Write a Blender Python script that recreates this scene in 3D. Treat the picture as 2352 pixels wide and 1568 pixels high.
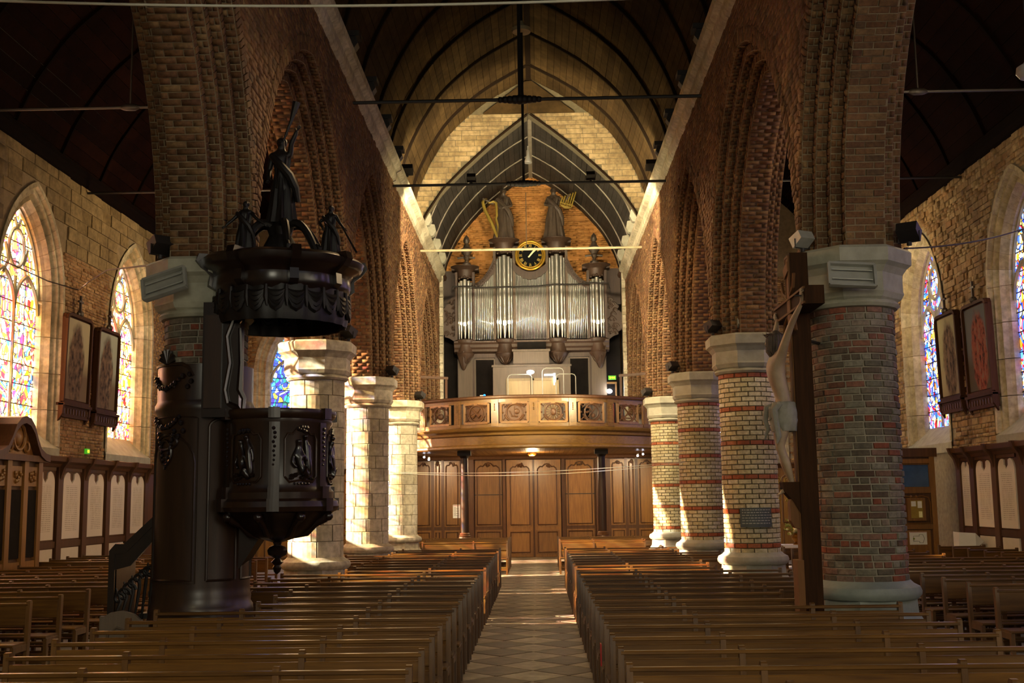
import bpy, bmesh, math, random
import numpy as np
from mathutils import Vector, Matrix, Euler
random.seed(7); np.random.seed(7)
PI = math.pi
for o in list(bpy.data.objects): bpy.data.objects.remove(o)
C = bpy.context.scene.collection
S = bpy.context.scene

# ------------------------------------------------------------------ camera
def make_camera():
    f, yaw, pit, rol = 2640., .0209, .1363, .0129
    def ray(X, Y):
        cr, sr = math.cos(rol), math.sin(rol)
        X, Y = X*cr-Y*sr, X*sr+Y*cr
        u = -Y; cp, sp = math.cos(pit), math.sin(pit)
        yy = f*cp-u*sp; z = f*sp+u*cp
        cy, sy = math.cos(yaw), math.sin(yaw)
        return Vector((X*cy-yy*sy, X*sy+yy*cy, z))
    fw = ray(0, 0).normalized(); rt = (ray(1, 0)-ray(0, 0)).normalized(); up = rt.cross(fw)
    cd = bpy.data.cameras.new('camera'); cam = bpy.data.objects.new('camera', cd); C.objects.link(cam)
    cd.lens = 2640/2352*36; cd.sensor_width = 36; cd.clip_end = 300
    m = Matrix((rt, up, -fw)).transposed().to_4x4(); m.translation = Vector((.10, 0, 2.05))
    cam.matrix_world = m; S.camera = cam
make_camera()

# ------------------------------------------------------------------ exposure, world, sun and lamps
S.view_settings.view_transform = 'Standard'; S.view_settings.look = 'None'
S.view_settings.gamma = 1; S.view_settings.use_curve_mapping = False
S.view_settings.exposure = 0.0
S.cycles.max_bounces = 6; S.cycles.diffuse_bounces = 3; S.cycles.glossy_bounces = 2
S.cycles.transparent_max_bounces = 12; S.cycles.caustics_reflective = False; S.cycles.caustics_refractive = False
S.cycles.sample_clamp_indirect = 4.0; S.cycles.use_denoising = True
w = bpy.data.worlds.new('world'); S.world = w; w.use_nodes = True
w.node_tree.nodes['Background'].inputs[0].default_value = (.55, .7, 1, 1)
w.node_tree.nodes['Background'].inputs[1].default_value = .6

def look(o, d):
    o.rotation_euler = Vector(d).to_track_quat('-Z', 'Y').to_euler()
def lamp(name, typ, loc, energy, col, d=None, size=.3, spot=None, blend=.5, sy=None):
    L = bpy.data.lights.new(name, typ); L.energy = energy; L.color = col
    o = bpy.data.objects.new(name, L); C.objects.link(o); o.location = loc
    if typ == 'AREA':
        L.size = size
        if sy: L.shape = 'RECTANGLE'; L.size_y = sy
    elif typ == 'SUN': L.angle = size
    else: L.shadow_soft_size = size
    if spot: L.spot_size = spot; L.spot_blend = blend
    if d is not None: look(o, d)
    return o
SUN = lamp('sun', 'SUN', (-30, -10, 20), 60, (1, .97, .90), (1, .235, -.38), .009)
# fill lights added behind the camera to brighten the near pews and piers
lamp('foreground_fill', 'AREA', (0, -7.5, 6.0), 720, (1, .94, .72), (0, 1, -.42), 5, sy=5)
lamp('left_fill_spot', 'SPOT', (-4.2, 2.5, 7.0), 480, (1, .80, .40), (0, .55, -1), .5, spot=math.radians(135), blend=.6)  # added warm fill spot, brightens the left pews
# floodlights on the tie rod aimed at the organ and the west bay
for sx in (-1.37, 1.46):
    lamp('organ_floodlight', 'SPOT', (sx, 26.75, 9.36), 3000, (1, .80, .50), (-sx*.35, 13.0, -1.2), .08, spot=math.radians(125), blend=.5)
for sx in (-3.0, 3.0):
    lamp('vault_floodlight', 'SPOT', (sx, 28.4, 10.2), 140, (1, .86, .55), (-sx*.5, 2.2, 3.0), .06, spot=math.radians(110), blend=.6)
for sx, yy in ((-3.0, 26.0), (3.0, 26.0), (-3.0, 32.3), (3.0, 32.3)):   # the floodlights on the capitals
    lamp('capital_floodlight', 'SPOT', (sx, yy, 5.12), 1500, (1, .82, .46), (-sx*2.1, 4.6, 3.2), .05, spot=math.radians(100), blend=.7)
lamp('gallery_bulb', 'POINT', (-.1, 38.0, 6.3), 85, (1, .93, .8), size=.08)
lamp('door_bulb', 'POINT', (2.68, 40.1, 5.8), 30, (.9, .93, 1), size=.06)
for sx in (-3.66, 3.55):
    lamp('under_gallery_spot', 'SPOT', (sx, 38.6, 3.36), 420, (1, .74, .45), (-sx*.35, 2.4, -2.4), .05, spot=math.radians(130), blend=.8)
lamp('under_gallery_disc_light', 'POINT', (-.08, 38.6, 3.2), 170, (1, .68, .36), size=.1)
# warm fill points added high in the aisles for overall brightness
for (x, y, e) in ((-7.3, 17, 200), (-7.3, 28, 330), (7.3, 18, 330), (7.3, 30, 330)):
    lamp('aisle_fill', 'POINT', (x, y, 8.2), e, (1, .72, .38), size=.5)
for (x, y, e) in ((-1.0, 16.5, 160), (1.0, 23.5, 200)):
    lamp('nave_fill', 'SPOT', (x, y, 8.6), e*2.4, (1, .66, .32), (0, 0, -1), .5, spot=math.radians(165), blend=.5)  # added downward fill over the nave, lights walls but spares the vault

# ------------------------------------------------------------------ materials
def lin(h):
    h = h.lstrip('#'); r = [int(h[i:i+2], 16)/255 for i in (0, 2, 4)]
    return tuple((v/12.92 if v <= .04045 else ((v+.055)/1.055)**2.4) for v in r)+(1,)
MATS = {}
def nodes(name):
    m = bpy.data.materials.new(name); m.use_nodes = True; MATS[name] = m
    nt = m.node_tree; return m, nt, nt.nodes, nt.links, nt.nodes['Principled BSDF']
def pos(N, L, sc=(1, 1, 1), obj=False):
    mp = N.new('ShaderNodeMapping'); mp.inputs['Scale'].default_value = sc
    if obj: L.new(N.new('ShaderNodeTexCoord').outputs['Object'], mp.inputs[0])
    else: L.new(N.new('ShaderNodeNewGeometry').outputs['Position'], mp.inputs[0])
    return mp.outputs[0]
def noise(N, L, vec, scale, detail=4, rough=.6):
    n = N.new('ShaderNodeTexNoise'); n.inputs['Scale'].default_value = scale
    n.inputs['Detail'].default_value = detail; n.inputs['Roughness'].default_value = rough
    L.new(vec, n.inputs['Vector']); return n.outputs['Fac']
def ramp(N, L, fac, stops, const=False):
    r = N.new('ShaderNodeValToRGB'); cr = r.color_ramp
    if const: cr.interpolation = 'CONSTANT'
    while len(cr.elements) < len(stops): cr.elements.new(.5)
    for e, (p, c) in zip(cr.elements, stops): e.position = p; e.color = lin(c) if isinstance(c, str) else c
    L.new(fac, r.inputs[0]); return r.outputs[0]
def bump(N, L, b, fac, st, dist):
    bp = N.new('ShaderNodeBump'); bp.inputs['Strength'].default_value = st; bp.inputs['Distance'].default_value = dist
    L.new(fac, bp.inputs['Height']); L.new(bp.outputs[0], b.inputs['Normal'])
def mixc(N, L, a, b, fac, mode='MIX'):
    m = N.new('ShaderNodeMix'); m.data_type = 'RGBA'; m.blend_type = mode
    for s, v in ((m.inputs[0], fac), (m.inputs[6], a), (m.inputs[7], b)):
        if hasattr(v, 'default_value') or isinstance(v, bpy.types.NodeSocket): L.new(v, s)
        else: s.default_value = v if not isinstance(v, str) else lin(v)
    return m.outputs[2]
def plain(name, c1, c2=None, rough=.6, metal=0, scale=4, bst=.15, bd=.01, coat=0, sc=(1, 1, 1), spec=.5):
    m, nt, N, L, b = nodes(name); c2 = c2 or c1
    f = noise(N, L, pos(N, L, sc), scale)
    L.new(ramp(N, L, f, [(.3, c1), (.7, c2)]), b.inputs['Base Color'])
    b.inputs['Roughness'].default_value = rough; b.inputs['Metallic'].default_value = metal
    b.inputs['Coat Weight'].default_value = coat; b.inputs['Coat Roughness'].default_value = .25
    b.inputs['Specular IOR Level'].default_value = spec
    if bst: bump(N, L, b, noise(N, L, pos(N, L, sc), scale*6), bst, bd)
    return m
def piece(name, cols, rough=.85, scale=22, bst=.5, bd=.012, amt=.6, spec=.3):
    """one random tone per brick / stone / plank, with fine grain over it"""
    m, nt, N, L, b = nodes(name)
    g = N.new('ShaderNodeNewGeometry'); oi = N.new('ShaderNodeObjectInfo')
    a = N.new('ShaderNodeMath'); a.operation = 'ADD'; L.new(g.outputs['Random Per Island'], a.inputs[0]); L.new(oi.outputs['Random'], a.inputs[1])
    fr = N.new('ShaderNodeMath'); fr.operation = 'FRACT'; L.new(a.outputs[0], fr.inputs[0])
    n = len(cols); col = ramp(N, L, fr.outputs[0], [(i/(n-1), c) for i, c in enumerate(cols)])
    v = pos(N, L); f = noise(N, L, v, scale)
    col = mixc(N, L, col, ramp(N, L, f, [(.3, '#8c8c8c'), (.65, '#ffffff')]), amt, 'MULTIPLY')
    big = noise(N, L, v, .9, 3)
    col = mixc(N, L, col, ramp(N, L, big, [(.35, '#a8a29a'), (.65, '#ffffff')]), .7, 'MULTIPLY')
    L.new(col, b.inputs['Base Color']); b.inputs['Roughness'].default_value = rough; b.inputs['Specular IOR Level'].default_value = spec
    bump(N, L, b, f, bst, bd)
    return m
def wood(name, c1, c2, rough=.4, axis=0, coat=0, scale=3, spec=.4):
    m, nt, N, L, b = nodes(name)
    sc = [7, 7, 7]; sc[axis] = .5
    f = noise(N, L, pos(N, L, sc), scale, 6, .65)
    oi = N.new('ShaderNodeObjectInfo')
    col = ramp(N, L, f, [(.3, c1), (.72, c2)])
    col = mixc(N, L, col, ramp(N, L, oi.outputs['Random'], [(0, '#b4b4b4'), (1, '#ffffff')]), .6, 'MULTIPLY')
    L.new(col, b.inputs['Base Color']); b.inputs['Roughness'].default_value = rough; b.inputs['Specular IOR Level'].default_value = spec
    b.inputs['Coat Weight'].default_value = coat; b.inputs['Coat Roughness'].default_value = .2
    bump(N, L, b, f, .15, .004)
    return m
def emit(name, col, st):
    m, nt, N, L, b = nodes(name); b.inputs['Base Color'].default_value = lin(col)
    b.inputs['Emission Color'].default_value = lin(col); b.inputs['Emission Strength'].default_value = st
    return m
def stained(name, cols, st, scale=7.0, line=.055):
    """leaded coloured glass: lit from outside, lets tinted sunlight through"""
    m, nt, N, L, b = nodes(name); N.remove(b)
    tc = pos(N, L, (1, 1, .75))
    v = N.new('ShaderNodeTexVoronoi'); v.inputs['Scale'].default_value = scale; L.new(tc, v.inputs['Vector'])
    e = N.new('ShaderNodeTexVoronoi'); e.feature = 'DISTANCE_TO_EDGE'; e.inputs['Scale'].default_value = scale; L.new(tc, e.inputs['Vector'])
    sp = N.new('ShaderNodeSeparateColor'); L.new(v.outputs['Color'], sp.inputs[0])
    big = noise(N, L, tc, 1.3, 1)
    ad = N.new('ShaderNodeMath'); ad.operation = 'ADD'; L.new(sp.outputs[0], ad.inputs[0])
    mu = N.new('ShaderNodeMath'); mu.operation = 'MULTIPLY'; mu.inputs[1].default_value = 2.2; L.new(big, mu.inputs[0]); L.new(mu.outputs[0], ad.inputs[1])
    fr = N.new('ShaderNodeMath'); fr.operation = 'FRACT'; L.new(ad.outputs[0], fr.inputs[0])
    n = len(cols); col = ramp(N, L, fr.outputs[0], [(i/n, c) for i, c in enumerate(cols)], True)
    gt = N.new('ShaderNodeMath'); gt.operation = 'GREATER_THAN'; gt.inputs[1].default_value = line; L.new(e.outputs['Distance'], gt.inputs[0])
    lead = mixc(N, L, (.004, .004, .005, 1), col, gt.outputs[0])
    br = N.new('ShaderNodeMath'); br.operation = 'MULTIPLY_ADD'; br.inputs[1].default_value = st*1.3; br.inputs[2].default_value = st*.35
    L.new(sp.outputs[1], br.inputs[0])
    em = N.new('ShaderNodeEmission'); L.new(lead, em.inputs[0]); L.new(br.outputs[0], em.inputs[1])
    tr = N.new('ShaderNodeBsdfTransparent'); L.new(mixc(N, L, lead, (1, .98, .9, 1), .58), tr.inputs[0])
    ass = N.new('ShaderNodeAddShader'); L.new(em.outputs[0], ass.inputs[0]); L.new(tr.outputs[0], ass.inputs[1])
    L.new(ass.outputs[0], N['Material Output'].inputs[0]); return m

M = dict(
 brick_warm=piece('brick_warm', ['#775436', '#8a6440', '#6c4830', '#94744c', '#7e5634', '#6a5238']),
 brick_tan=piece('brick_tan', ['#b08a5e', '#a07a50', '#c09c70', '#96693f', '#b8946a']),
 brick_grey=piece('brick_grey', ['#7e7a68', '#6c6252', '#84503e', '#9a9582', '#5e4638', '#8e8a76', '#8a7262', '#9c563c', '#767060', '#6a5c4c', '#a19a86', '#7c4a38']),
 brick_cream=piece('brick_cream', ['#e2dab2', '#d8cc9e', '#cfc394', '#e8e0bc'], rough=.45, bst=.25),
 brick_red=piece('brick_red', ['#b8663e', '#a85832', '#c27848'], rough=.5),
 brick_orange=piece('brick_orange', ['#d89c58', '#d29450', '#dca05c', '#ce8e4a'], bst=.1, amt=.2),
 mortar=plain('mortar', '#8d7c60', '#75664e', rough=.95, scale=9, bst=.3),
 mortar_pale=plain('mortar_pale', '#938b78', '#7a7262', rough=.95, scale=9, bst=.3),
 mortar_dark=plain('mortar_dark', '#4c4430', '#5c543c', rough=.9, scale=9),
 mortar_orange=plain('mortar_orange', '#bd8446', '#b0783c', rough=.9, scale=9),
 limestone=piece('limestone', ['#d8cfb2', '#cdc4a6', '#e0d8bc', '#c6bb9a'], rough=.6, scale=9, bst=.25),
 stone_grey=plain('stone_grey', '#a3a08c', '#8b8976', rough=.7, scale=5, bst=.25),
 stone_base=plain('stone_base', '#7f857c', '#6c726a', rough=.65, scale=5, bst=.2),
 jamb=piece('jamb', ['#cfc3a2', '#c4b48e', '#d6ccb0', '#bcae8c'], rough=.65, scale=8, bst=.25),
 ashlar=piece('ashlar', ['#94805c', '#a08c66', '#88744f', '#9a8660'], scale=8, bst=.5),
 rubble=piece('rubble', ['#b49a6e', '#a88258', '#c2aa80', '#96744c', '#bca47c', '#aa8a60'], scale=10, bst=.7),
 plaster=plain('plaster', '#8d7d5c', '#7a6b4c', rough=.9, scale=3, bst=.2),
 plank_nave=piece('plank_nave', ['#4c3b22', '#44341c', '#544226', '#3e2f1a'], rough=.9, spec=.1, scale=5, bst=.2),
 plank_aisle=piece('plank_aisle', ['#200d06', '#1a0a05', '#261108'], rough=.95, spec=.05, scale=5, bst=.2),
 plank_dark=piece('plank_dark', ['#45403a', '#3c3832', '#4c4740'], rough=.7, scale=5, bst=.2),
 rib=plain('rib', '#1c1208', '#180f06', rough=.9, spec=.1),
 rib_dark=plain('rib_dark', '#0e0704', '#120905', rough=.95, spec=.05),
 rib_pale=plain('rib_pale', '#8a8272', '#7a7262', rough=.6),
 black_wood=plain('black_wood', '#150d08', '#1c120b', rough=.5),
 pew=wood('pew', '#4a2f10', '#74501f', .33, 0, .25),
 pew_v=wood('pew_v', '#4a3014', '#6c4a20', .36, 2, .2),
 pulpit=wood('pulpit', '#150c08', '#24150e', .3, 2, .35),
 pulpit_case=wood('pulpit_case', '#22150c', '#352112', .36, 2, .08, spec=.35),
 oak=wood('oak', '#6c4820', '#8e652f', .4, 2, .2),
 oak_h=wood('oak_h', '#60431c', '#836026', .42, 0, .2),
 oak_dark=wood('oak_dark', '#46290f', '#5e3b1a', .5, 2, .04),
 organ=wood('organ', '#3c2c22', '#4e3a2c', .5, 2),
 organ_grey=wood('organ_grey', '#54473a', '#635444', .55, 2),
 organ_pale=wood('organ_pale', '#8a744e', '#9c8658', .5, 2),
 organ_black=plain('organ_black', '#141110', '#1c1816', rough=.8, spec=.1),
 bronze=plain('bronze', '#3a3028', '#4a3e32', rough=.45, scale=6),
 ebony=plain('ebony', '#0d0907', '#150f0a', rough=.5, scale=6, coat=0, spec=.35),
 tin=plain('tin', '#c9c9c2', '#b4b4ac', rough=.28, metal=.85, scale=2, bst=0),
 gold=plain('gold', '#b89030', '#9a7824', rough=.35, metal=.6, bst=0),
 gilt=plain('gilt', '#9a8434', '#87722a', rough=.5, metal=.2, bst=0),
 iron=plain('iron', '#15110d', '#1d1712', rough=.6, bst=0),
 rod_pale=plain('rod_pale', '#a59878', '#8f8262', rough=.6, bst=0),
 cable=plain('cable', '#2a1c12', '#241810', rough=.7, bst=0),
 cable_pale=plain('cable_pale', '#c8c4b0', '#b8b49c', rough=.5, bst=0),
 steel=plain('steel', '#a9a99e', '#96968a', rough=.45, metal=.3, bst=0),
 reflector=plain('reflector', '#b8b0a4', '#a49c90', rough=.2, metal=.9, bst=0),
 tablet=None, marble=plain('marble', '#d9d0c0', '#cfc6b4', rough=.4, scale=3, bst=.05),
 paint_frame=wood('paint_frame', '#40260f', '#50321a', .7, 2, 0, spec=.15),
 flesh=plain('flesh', '#a08a6e', '#86705a', rough=.5, scale=5, bst=.2),
 cloth=plain('cloth', '#8a8678', '#6c685c', rough=.7, scale=6, bst=.3),
 hair=plain('hair', '#54463a', '#3a2e24', rough=.6, scale=14),
 cross=wood('cross', '#2a1a0c', '#3e2612', .8, 2, 0, spec=.1),
 cross_pale=wood('cross_pale', '#684628', '#7c5632', .7, 2, spec=.15),
 white=plain('white', '#dcdcd6', '#d2d2cc', rough=.5, bst=0),
 red=plain('red', '#a8180f', '#981208', rough=.6, bst=0),
 leaf=plain('leaf', '#7c8a3a', '#98a048', rough=.6, scale=12),
 petal=plain('petal', '#e0dc90', '#f0ecc8', rough=.6, scale=12),
 brass=plain('brass', '#a8742c', '#8c5c20', rough=.3, metal=.7, bst=0),
 slate=plain('slate', '#4c5452', '#3c4442', rough=.5, scale=8, bst=.05),
 tile_light=piece('tile_light', ['#948871', '#a0947c', '#8a7e68'], rough=.6, scale=6, bst=.15),
 tile_dark=piece('tile_dark', ['#66563f', '#5c4e3a', '#6e5e48'], rough=.55, scale=6, bst=.15),
 floor=plain('floor', '#6c6c6a', '#5e5e5e', rough=.45, scale=3),
 dark=plain('dark', '#080604', '#0b0806', rough=.8, bst=0),
 bulb=emit('bulb', '#fff4e0', 30), bulb_small=emit('bulb_small', '#f4f0ff', 14), disc=emit('disc', '#ffc860', 3),
 clockface=plain('clockface', '#0c0f12', '#0a0c0e', rough=.8, spec=.1, bst=0),
 exit=emit('exit', '#40a020', .8), exit_mark=emit('exit_mark', '#ffd820', 2.5),
 glass_left=stained('glass_left', ['#ffb010', '#ffe9b0', '#d01018', '#ffc030', '#ffffff', '#c81848', '#ff8a10', '#2060e0', '#ffd860', '#e02828', '#ffa818', '#fff4d0'], 11.0),
 glass_right=stained('glass_right', ['#1a4ae0', '#c81820', '#4080ff', '#e09018', '#90b8ff', '#2038b0', '#e8d070', '#3050c0', '#d8e4ff', '#b05010'], 3.6),
 glass_blue=stained('glass_blue', ['#1038d0', '#38a0f0', '#201890', '#d0ecff', '#2050ff', '#108070', '#3010a0', '#a8e0ff', '#c0b020', '#1828c0'], 3.2, 6.0),
 window_blue=plain('window_blue', '#2c4870', '#3a5a86', rough=.15, bst=0),
)
def make_text_marble(name, base, ink, rows):
    m, nt, N, L, b = nodes(name)
    tc = N.new('ShaderNodeTexCoord'); sp = N.new('ShaderNodeSeparateXYZ'); L.new(tc.outputs['Generated'], sp.inputs[0])
    z = N.new('ShaderNodeMath'); z.operation = 'MULTIPLY'; z.inputs[1].default_value = rows; L.new(sp.outputs[2], z.inputs[0])
    fr = N.new('ShaderNodeMath'); fr.operation = 'FRACT'; L.new(z.outputs[0], fr.inputs[0])
    lt = N.new('ShaderNodeMath'); lt.operation = 'LESS_THAN'; lt.inputs[1].default_value = .4; L.new(fr.outputs[0], lt.inputs[0])
    nz = noise(N, L, pos(N, L, (1, 1, .1)), 55, 1); g = N.new('ShaderNodeMath'); g.operation = 'GREATER_THAN'; g.inputs[1].default_value = .46; L.new(nz, g.inputs[0])
    def band(sock, lo, hi):
        a = N.new('ShaderNodeMath'); a.operation = 'GREATER_THAN'; a.inputs[1].default_value = lo; L.new(sock, a.inputs[0])
        c = N.new('ShaderNodeMath'); c.operation = 'LESS_THAN'; c.inputs[1].default_value = hi; L.new(sock, c.inputs[0])
        d = N.new('ShaderNodeMath'); d.operation = 'MULTIPLY'; L.new(a.outputs[0], d.inputs[0]); L.new(c.outputs[0], d.inputs[1]); return d.outputs[0]
    out = lt.outputs[0]
    for s in (g.outputs[0], band(sp.outputs[2], .12, .8), band(sp.outputs[1], .16, .84)):
        q = N.new('ShaderNodeMath'); q.operation = 'MULTIPLY'; L.new(out, q.inputs[0]); L.new(s, q.inputs[1]); out = q.outputs[0]
    L.new(mixc(N, L, base, ink, out), b.inputs['Base Color']); b.inputs['Roughness'].default_value = .45
    return m
M['tablet'] = make_text_marble('tablet', '#d8cfbf', '#a89c88', 34)
def make_painting(name, sky, figure, ground, seed):
    m, nt, N, L, b = nodes(name)
    tc = N.new('ShaderNodeTexCoord'); mp = N.new('ShaderNodeMapping'); mp.inputs['Location'].default_value = (-.5, -.5, -.42); L.new(tc.outputs['Generated'], mp.inputs[0])
    n1 = N.new('ShaderNodeTexNoise'); n1.inputs['Scale'].default_value = 5; L.new(tc.outputs['Generated'], n1.inputs['Vector'])
    dn = mixc(N, L, mp.outputs[0], n1.outputs['Color'], .16)
    sc = N.new('ShaderNodeMapping'); sc.inputs['Scale'].default_value = (0, 3.1, 2.1); sc.inputs['Location'].default_value = (0, -.08-.1*seed, -.2); L.new(dn, sc.inputs[0])
    ln = N.new('ShaderNodeVectorMath'); ln.operation = 'LENGTH'; L.new(sc.outputs[0], ln.inputs[0])
    body = ramp(N, L, ln.outputs['Value'], [(.78, '#ffffff'), (.98, '#000000')])
    sp = N.new('ShaderNodeSeparateXYZ'); L.new(tc.outputs['Generated'], sp.inputs[0])
    bg = ramp(N, L, sp.outputs[2], [(.1, ground), (.3, ground), (.5, sky), (1, sky)])
    f2 = noise(N, L, tc.outputs['Generated'], 9, 5)
    fig = ramp(N, L, f2, [(.35, '#241a14'), (.5, figure), (.68, '#7c6450')])
    L.new(mixc(N, L, bg, fig, body), b.inputs['Base Color']); b.inputs['Roughness'].default_value = .8; b.inputs['Specular IOR Level'].default_value = .15
    return m

# ------------------------------------------------------------------ mesh helpers
def tag(o, label=None, cat=None, group=None, kind=None):
    if label: o['label'] = label
    if cat: o['category'] = cat
    if group: o['group'] = group
    if kind: o['kind'] = kind
    return o
def empty(name, loc=(0, 0, 0), rz=0, label=None, cat=None, group=None, kind=None):
    o = bpy.data.objects.new(name, None); C.objects.link(o); o.location = loc; o.rotation_euler = (0, 0, rz)
    o.empty_display_size = .1
    return tag(o, label, cat, group, kind)
def link(name, me, parent=None, mat=None):
    if mat is not None and not me.materials: me.materials.append(mat)
    o = bpy.data.objects.new(name, me); C.objects.link(o)
    if parent is not None: o.parent = parent
    return o
class MB:
    def __init__(s): s.v = []; s.f = []
    def add(s, vs, fs):
        n = len(s.v); s.v += [tuple(p) for p in vs]; s.f += [tuple(i+n for i in f) for f in fs]; return s
    def box(s, x0, x1, y0, y1, z0, z1):
        return s.add([(x, y, z) for z in (z0, z1) for y in (y0, y1) for x in (x0, x1)],
            [(0, 2, 3, 1), (4, 5, 7, 6), (0, 1, 5, 4), (2, 6, 7, 3), (0, 4, 6, 2), (1, 3, 7, 5)])
    def bar(s, a, b, w, h=None, up=(0, 0, 1)):
        a, b = Vector(a), Vector(b); d = (b-a).normalized(); h = h or w
        u = Vector(up); sd = d.cross(u)
        if sd.length < 1e-4: sd = d.cross(Vector((1, 0, 0)))
        sd.normalize(); u = sd.cross(d).normalized()
        P = [p+sd*w/2*i+u*h/2*j for p in (a, b) for (i, j) in ((-1, -1), (1, -1), (1, 1), (-1, 1))]
        return s.add(P, [(0, 1, 2, 3), (7, 6, 5, 4), (0, 4, 5, 1), (1, 5, 6, 2), (2, 6, 7, 3), (3, 7, 4, 0)])
    def tube(s, pts, r, n=8, cap=True):
        pts = [Vector(p) for p in pts]; k = len(pts); rr = r if hasattr(r, '__len__') else [r]*k
        vs = []; prev = None
        for i, p in enumerate(pts):
            d = (pts[min(i+1, k-1)]-pts[max(i-1, 0)])
            if d.length < 1e-9: d = Vector((0, 0, 1))
            d.normalize()
            a = (prev-d*prev.dot(d)) if prev is not None else d.cross(Vector((.3, .2, 1)) if abs(d.z) < .9 else Vector((1, 0, 0)))
            a.normalize(); prev = a; b = d.cross(a)
            vs += [p+(a*math.cos(2*PI*j/n)+b*math.sin(2*PI*j/n))*rr[i] for j in range(n)]
        fs = [(i*n+j, i*n+(j+1) % n, (i+1)*n+(j+1) % n, (i+1)*n+j) for i in range(k-1) for j in range(n)]
        if cap: fs += [tuple(range(n))[::-1], tuple((k-1)*n+j for j in range(n))]
        return s.add(vs, fs)
    def lathe(s, prof, c=(0, 0), n=24, a0=0, a1=2*PI, fold=None, sx=1, sy=1, cap=True):
        """prof: (r, z) from bottom to top"""
        full = abs(a1-a0-2*PI) < 1e-6; m = n if full else n+1; vs = []
        for (r, z) in prof:
            for j in range(m):
                a = a0+(a1-a0)*j/n; q = r*(fold(a, z) if fold else 1)
                vs.append((c[0]+q*math.cos(a)*sx, c[1]+q*math.sin(a)*sy, z))
        k = len(prof); fs = []
        for i in range(k-1):
            for j in range(n):
                j2 = (j+1) % m; fs.append((i*m+j, i*m+j2, (i+1)*m+j2, (i+1)*m+j))
        if full and cap:
            if prof[0][0] > 1e-4: fs.append(tuple(range(m))[::-1])
            if prof[-1][0] > 1e-4: fs.append(tuple((k-1)*m+j for j in range(m)))
        return s.add(vs, fs)
    def ball(s, c, r, n=10, sx=1, sy=1, sz=1):
        return s.add([(c[0]+r*sx*math.sin(PI*i/(n//2+1))*math.cos(2*PI*j/n), c[1]+r*sy*math.sin(PI*i/(n//2+1))*math.sin(2*PI*j/n), c[2]-r*sz*math.cos(PI*i/(n//2+1)))
            for i in range(1, n//2+1) for j in range(n)]+[(c[0], c[1], c[2]-r*sz), (c[0], c[1], c[2]+r*sz)],
            [(i*n+j, i*n+(j+1) % n, (i+1)*n+(j+1) % n, (i+1)*n+j) for i in range(n//2-1) for j in range(n)]
            + [(n*(n//2), (j+1) % n, j) for j in range(n)]+[(n*(n//2)+1, (n//2-1)*n+j, (n//2-1)*n+(j+1) % n) for j in range(n)])
    def prism(s, poly, d0, d1, F):
        """poly in (u, v); F(u, v, d) -> xyz"""
        n = len(poly)
        return s.add([F(u, v, d) for d in (d0, d1) for (u, v) in poly],
            [tuple(range(n)), tuple(range(2*n-1, n-1, -1))]+[(i, n+i, n+(i+1) % n, (i+1) % n) for i in range(n)])
    def build(s, name, mat, parent=None, smooth=False, loc=None):
        me = bpy.data.meshes.new(name); me.from_pydata(s.v, [], s.f)
        bm = bmesh.new(); bm.from_mesh(me); bmesh.ops.recalc_face_normals(bm, faces=bm.faces); bm.to_mesh(me); bm.free()
        if smooth: me.polygons.foreach_set('use_smooth', [True]*len(me.polygons)); me.set_sharp_from_angle(angle=math.radians(38))
        o = link(name, me, parent, mat)
        if loc is not None: o.location = loc
        return o
def np_mesh(name, V, F, mat, parent=None):
    me = bpy.data.meshes.new(name); V = np.asarray(V, dtype=np.float32).reshape(-1, 3); F = np.asarray(F, dtype=np.int32)
    me.vertices.add(len(V)); me.vertices.foreach_set('co', V.ravel())
    k = F.shape[1]; me.loops.add(F.size); me.loops.foreach_set('vertex_index', F.ravel())
    me.polygons.add(len(F)); me.polygons.foreach_set('loop_start', np.arange(0, F.size, k, dtype=np.int32))
    me.polygons.foreach_set('loop_total', np.full(len(F), k, dtype=np.int32)); me.update(calc_edges=True)
    return link(name, me, parent, mat)
BOXF = np.array([(4, 5, 6, 7), (0, 1, 5, 4), (1, 2, 6, 5), (2, 3, 7, 6), (3, 0, 4, 7), (3, 2, 1, 0)])
UNIT = {}
def unit_box(mat):
    if mat.name not in UNIT:
        e = .06; vs = []; b = .5
        me = bpy.data.meshes.new('piece')
        v = [(-b, -b, -b), (b, -b, -b), (b, b, -b), (-b, b, -b), (-b, -b, b-e), (b, -b, b-e), (b, b, b-e), (-b, b, b-e),
             (-b+e, -b+e*2, b), (b-e, -b+e*2, b), (b-e, b-e*2, b), (-b+e, b-e*2, b)]
        f = [(3, 2, 1, 0), (0, 1, 5, 4), (1, 2, 6, 5), (2, 3, 7, 6), (3, 0, 4, 7), (4, 5, 9, 8), (5, 6, 10, 9), (6, 7, 11, 10), (7, 4, 8, 11), (8, 9, 10, 11)]
        me.from_pydata(v, [], f); me.materials.append(mat); UNIT[mat.name] = me
    return UNIT[mat.name]
def layout(u0, u1, v0, v1, bl, bh, joint=.012, jit=.0, mask=None, minlen=.3):
    ua, ub, va, vb = [], [], [], []; r = 0; v = v0
    while v < v1-bh*.4:
        h = bh*(1+random.uniform(-jit, jit)); off = (bl/2 if r % 2 else 0)+random.uniform(-jit, jit)*bl*.6
        u = u0-off
        while u < u1:
            l = bl*(1+random.uniform(-jit, jit))
            a, b = max(u, u0), min(u+l, u1)
            if b-a > bl*minlen: ua.append(a+joint/2); ub.append(b-joint/2); va.append(v+joint/2); vb.append(min(v+h, v1)-joint/2)
            u += l
        v += h; r += 1
    A = np.array([ua, ub, va, vb])
    if mask is not None and A.size: A = A[:, mask((A[0]+A[1])/2, (A[2]+A[3])/2, A)]
    return A
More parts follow.
